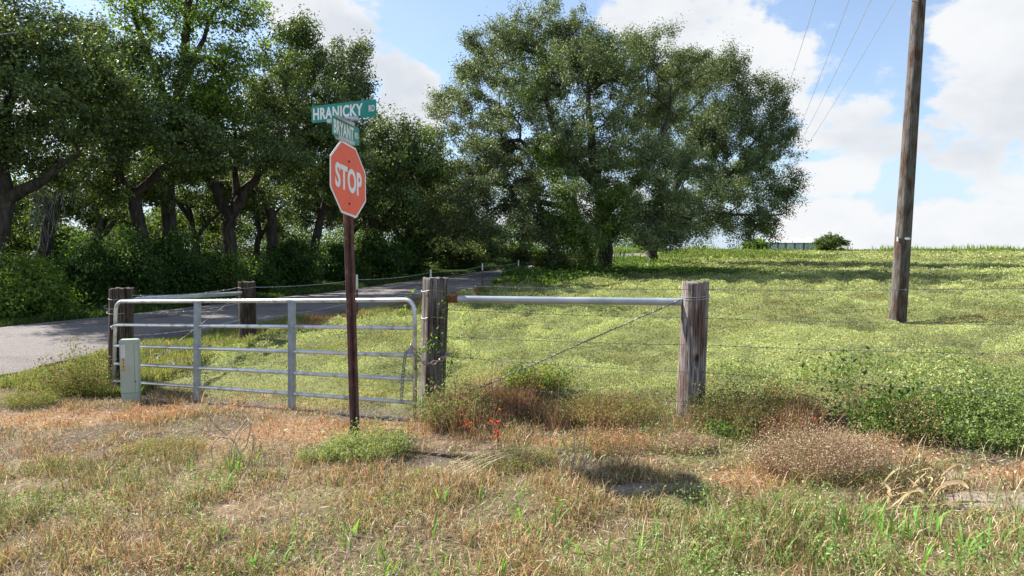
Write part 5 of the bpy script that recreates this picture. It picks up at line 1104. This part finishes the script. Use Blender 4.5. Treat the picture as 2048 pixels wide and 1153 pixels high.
# red leaved seedlings
def seedling(px, py, pts, label, seed, lc, n_=14, ls=.03):
    r = np.random.default_rng(seed); c = G(px, py); root = thing('red_seedling', c, label, 'plant'); mb = MB(); L_ = []
    for (dx, H) in pts:
        q = [(c.x+dx*u*.8+.01*math.sin(9*u+dx*20), c.y+.03*math.sin(5*u), float(gz(c.x, c.y))+H*u) for u in np.linspace(0, 1, 9)]; mb.tube(q, [.003*(1-.6*u) for u in np.linspace(0, 1, 9)], 5)
        for k in range(n_): u = r.uniform(.3, 1); i = int(u*8); L_.append(np.array(q[i])+r.normal(size=3)*.022)
    mb.build('stem', M_bark, root); g_ = BG(); L_ = np.array(L_); g_.lf(leaf_quads(L_, ls*r.uniform(.6, 1.2, len(L_)), jcol(len(L_), lc, [3, 2, 1], .2, r), .3, .5, r)); g_.build('leaves', M_leafb, root)
RED = [(.62, .07, .025), (.5, .045, .02), (.70, .17, .05)]
seedling(995, 905, [(-.03, .30), (.05, .40), (.02, .26)], 'tallest red leaved seedling in the dry weeds right of the squared post', 301, RED, 13)
seedling(935, 880, [(-.06, .24), (.03, .2)], 'smaller red leaved seedling nearer the squared post', 302, RED, 10)
seedling(1630, 868, [(0, .26), (.06, .24)], 'sprig with two bright orange red leaves above the big dried bush', 303, RED, 4, .04)
seedling(1280, 900, [(.03, .18)], 'tiny red leaved sprout in the dry weeds left of the round post', 304, RED, 8, .022)
# climbing vine on the squared post
r = np.random.default_rng(310); vr = thing('climbing_vine', P(868, 830, YM-.15), 'green and yellow vine climbing the squared grey post', 'vine'); mb = MB(); L_ = []
for path in ([(884, 800), (888, 740), (886, 690), (880, 660), (884, 620), (893, 590)], [(884, 700), (870, 690), (855, 695), (840, 705), (830, 720), (836, 745)], [(880, 680), (865, 672), (850, 690)], [(890, 760), (900, 735), (905, 715), (915, 705)]):
    q = [np.array(P(a, b_, YM-.165+.02*math.sin(i))) for i, (a, b_) in enumerate(path)]; mb.tube(q, .0028, 5)
    for a, b_ in zip(q[:-1], q[1:]):
        for k in range(15): L_.append(a+(b_-a)*r.random()+r.normal(size=3)*.022)
mb.build('stem', M_bark, vr); L_ = np.array(L_); g = BG(); g.lf(leaf_quads(L_, r.uniform(.018, .038, len(L_)), jcol(len(L_), [(.14, .28, .05), (.26, .36, .06), (.10, .18, .04), (.5, .25, .06)], [4, 3, 2, .5], .25, r), .1, .75, r)); g.build('leaves', M_leafb, vr)
vr = thing('climbing_vine', P(820, 640, 6.9), 'wispy green tendril poking up behind the corner of the gate', 'vine'); mb = MB(); L_ = []
for path in ([(812, 640), (808, 620), (812, 600), (820, 586), (827, 578)], [(930, 650), (925, 635), (935, 610), (945, 660), (960, 668)]):
    q = [np.array(P(a, b_, 7.1+.03*math.sin(i))) for i, (a, b_) in enumerate(path)]; mb.tube(q, .002, 5)
    for a, b_ in zip(q[:-1], q[1:]):
        for k in range(6): L_.append(a+(b_-a)*r.random()+r.normal(size=3)*.012)
mb.build('stem', M_bark, vr); L_ = np.array(L_); g = BG(); g.lf(leaf_quads(L_, r.uniform(.02, .042, len(L_)), jcol(len(L_), [(.16, .28, .05), (.32, .42, .07)], [1, 1], .25, r), .1, .7, r)); g.build('leaves', M_leafb, vr)
# ribbons: dried strap leaves
def ribbon(mb, pts, wd, twist=1.0, seg=10, ph=0.0):
    pts = np.array([list(p) for p in pts], float); seg_ = np.linalg.norm(np.diff(pts, axis=0), axis=1); cum = np.concatenate([[0], np.cumsum(seg_)]); s_ = np.linspace(0, cum[-1], seg+1)
    q = np.stack([np.interp(s_, cum, pts[:, k]) for k in range(3)], 1)
    for _ in range(2): q[1:-1] = (q[:-2]+2*q[1:-1]+q[2:])/4
    T = np.gradient(q, axis=0); T /= np.linalg.norm(T, axis=1)[:, None]; V = []
    for i in range(seg+1):
        u = np.cross(T[i], (0, 0, 1)); u /= np.linalg.norm(u)+1e-6; v = np.cross(T[i], u); a = ph+twist*i/seg; w_ = u*math.cos(a)+v*math.sin(a); ww = wd*(.25+.75*math.sin(math.pi*(i+.6)/(seg+1.2)))*.5
        V += [q[i]-w_*ww, q[i]+v*ww*.25, q[i]+w_*ww]
    mb.add(V, [f for i in range(seg) for f in ((3*i, 3*i+1, 3*i+4, 3*i+3), (3*i+1, 3*i+2, 3*i+5, 3*i+4))])
M_strap = noise_mat('dried_strap_leaf', (.22, .14, .06), (.44, .33, .18), 14, .65, (1, 1, 1), .2, lo=.35, hi=.65)
M_strap2 = noise_mat('bleached_stem', (.28, .22, .15), (.50, .43, .33), 20, .7, (1, 1, 1), .2)
r = np.random.default_rng(320); c = G(1840, 1010); root = thing('dried_leaf_pile', c, 'heap of curled tan strap leaves lying on the sand at lower right', 'dead plant')
for k in range(52):
    a = G(r.uniform(1755, 1880), r.uniform(965, 1035)); ang_ = r.uniform(-.55, .9) if k % 3 else r.uniform(1.8, 3.6); Ls = r.uniform(.12, .42); H = r.uniform(.02, .15)
    p = [np.array([a.x, a.y, gz(a.x, a.y)+r.uniform(.005, .04)])]; 
    for u in (.3, .6, 1): p.append(p[0]+np.array([math.cos(ang_+u*.5)*Ls*u, math.sin(ang_+u*.5)*Ls*u*.5, H*math.sin(u*math.pi*.95)]))
    mb = MB(); ribbon(mb, p, r.uniform(.006, .013), r.uniform(-2, 2), 10, r.uniform(0, 1)); mb.build('dried_leaf', M_strap, root, True)
for pts, wd in (([(1875, 985), (1895, 972), (1922, 970), (1936, 985)], .03), ([(1770, 1035), (1850, 1018), (1940, 1008), (1990, 1015)], .014), ([(1815, 958), (1840, 985), (1862, 1015)], .02), ([(1760, 960), (1778, 985), (1775, 1015)], .02)):
    p = []
    for i, (a, b_) in enumerate(pts): q = G(a, 1010+(b_-985)*.35); p.append((q.x, q.y, q.z+.02+.0028*max(0, 1022-b_)*.6))
    mb = MB(); ribbon(mb, p, wd, 1.2, 12); mb.build('dried_leaf', M_strap, root, True)
c = G(480, 945); root = thing('dried_vine', c, 'looping dry tan stems rising from a green tuft in front of the gate', 'dead plant'); Yv = c.y
for pts, wd in (([(464, 945), (462, 900), (474, 865), (495, 838), (502, 852), (495, 885), (478, 920)], .010), ([(466, 940), (470, 895), (485, 862), (500, 850)], .008), ([(490, 935), (470, 885), (440, 860), (420, 838), (414, 822)], .010),
                ([(420, 905), (430, 880), (452, 872), (470, 885)], .008), ([(400, 885), (430, 872), (455, 878)], .007), ([(505, 905), (507, 880), (503, 868)], .009), ([(505, 870), (530, 893), (565, 890)], .006)):
    mb = MB(); mb.tube([P(a, b_, Yv-.05+.05*math.sin(i*1.3)) for i, (a, b_) in enumerate(pts)], wd*.5, 6); mb.build('stem', M_strap2, root, True)
c = G(1140, 965); root = thing('dead_stalks', c, 'bleached broken stalks standing below the middle of the brace pipe', 'dead plant'); Yv = c.y
for pts in ([(1135, 965), (1142, 930), (1132, 895), (1124, 880)], [(1140, 960), (1150, 910), (1148, 870)], [(1150, 955), (1165, 915), (1172, 860)], [(1140, 930), (1155, 900), (1160, 880)], [(1128, 960), (1120, 930), (1135, 905)], [(1130, 900), (1110, 898)], [(1160, 940), (1185, 905), (1178, 895)], [(1145, 950), (1170, 935), (1190, 950)]):
    mb = MB(); mb.tube([P(a, b_, Yv+r.uniform(-.04, .04)) for a, b_ in pts], [.006, .005]+[.004]*(len(pts)-2), 6); mb.build('stalk', M_strap2, root, True)
c = G(1000, 925); root = thing('bent_dry_stalks', c, 'arching pale dry grass stalks lying left of the bleached stalks', 'dead plant')
for k in range(16):
    x0 = r.uniform(860, 950); p0 = G(x0, r.uniform(950, 975)); p1 = G(x0+r.uniform(110, 240), r.uniform(885, 925)); h_ = r.uniform(.02, .13)
    pts = [(p0.x+(p1.x-p0.x)*u, p0.y+(p1.y-p0.y)*u*.6, p0.z+.01+h_*math.sin(u*2.4)) for u in np.linspace(0, 1, 10)]; mb = MB(); ribbon(mb, pts, .0045, 1, 12); mb.build('stalk', M_strap if k % 2 else M_strap2, root, True)
c = G(330, 775); root = thing('dead_stalks', c, 'heap of pale dry stalks behind the gate right of the meter box', 'dead plant')
c.y = 9.7; c.x = (335-1024)/F*9.7
for k in range(34):
    a = r.uniform(0, 2*np.pi); L_ = r.uniform(.12, .32); p0 = np.array([c.x+r.normal(0, .06), c.y+r.normal(0, .06), float(gz(c.x, c.y))+r.uniform(.1, .28)]); pts = [p0+np.array([math.cos(a)*L_*u, math.sin(a)*L_*u, -.22*u*u]) for u in np.linspace(0, 1, 6)]
    mb = MB(); ribbon(mb, pts, .012, 1, 6); mb.build('stalk', M_strap2, root, True)
# hanging moss on the leaning oak
r = np.random.default_rng(330); mb = MB(); 
M_moss = noise_mat('spanish_moss', (.13, .145, .13), (.22, .24, .22), 20, .9, bump=0)
ok_ = [o for o in bpy.data.objects if o.get('label', '').startswith('slim leaning live oak')][0]
for k in range(230):
    u = r.random(); c = P(np.interp(u, [0, .5, 1], [60, 105, 190]), np.interp(u, [0, .5, 1], [395, 370, 290])+r.normal(0, 35), 21.0+r.uniform(-.5, .5)); L_ = r.uniform(.2, .9)
    pts = [(c.x+.04*math.sin(5*t_+k), c.y, c.z-L_*t_) for t_ in np.linspace(0, 1, 6)]; mb.tube(pts, .006, 3, caps=False)
mb.build('hanging_moss', M_moss, ok_)
# molehill / dark clod behind the gate
c = P(372, 745, 10.1); r = np.random.default_rng(340); c.z = float(gz(c.x, c.y)); V = []
a = np.arange(26)*2*np.pi/26
for i in range(10):
    u = i/9; R0 = .20*math.cos(u*math.pi/2)**.6+.004; V.append(np.stack([c.x+np.cos(a)*R0*(.8+.5*vnoise(a*3, u*4, 5)), c.y+np.sin(a)*R0*.7, c.z+.13*u+.05*vnoise(a*4, u*5, 6)], 1))
k = np.arange(26); k2 = (k+1) % 26; Q = np.concatenate([np.stack([i*26+k, i*26+k2, (i+1)*26+k2, (i+1)*26+k], 1) for i in range(9)])
tag(link('soil_clod', mesh_np('soil_clod', np.concatenate(V), [Q], smooth=True), noise_mat('dark_soil', (.03, .02, .015), (.08, .055, .04), 20, .95, bump=1)), 'dark clod of earth behind the gate beside its left upright brace', 'soil mound')
print('OBJ', len(bpy.data.objects))
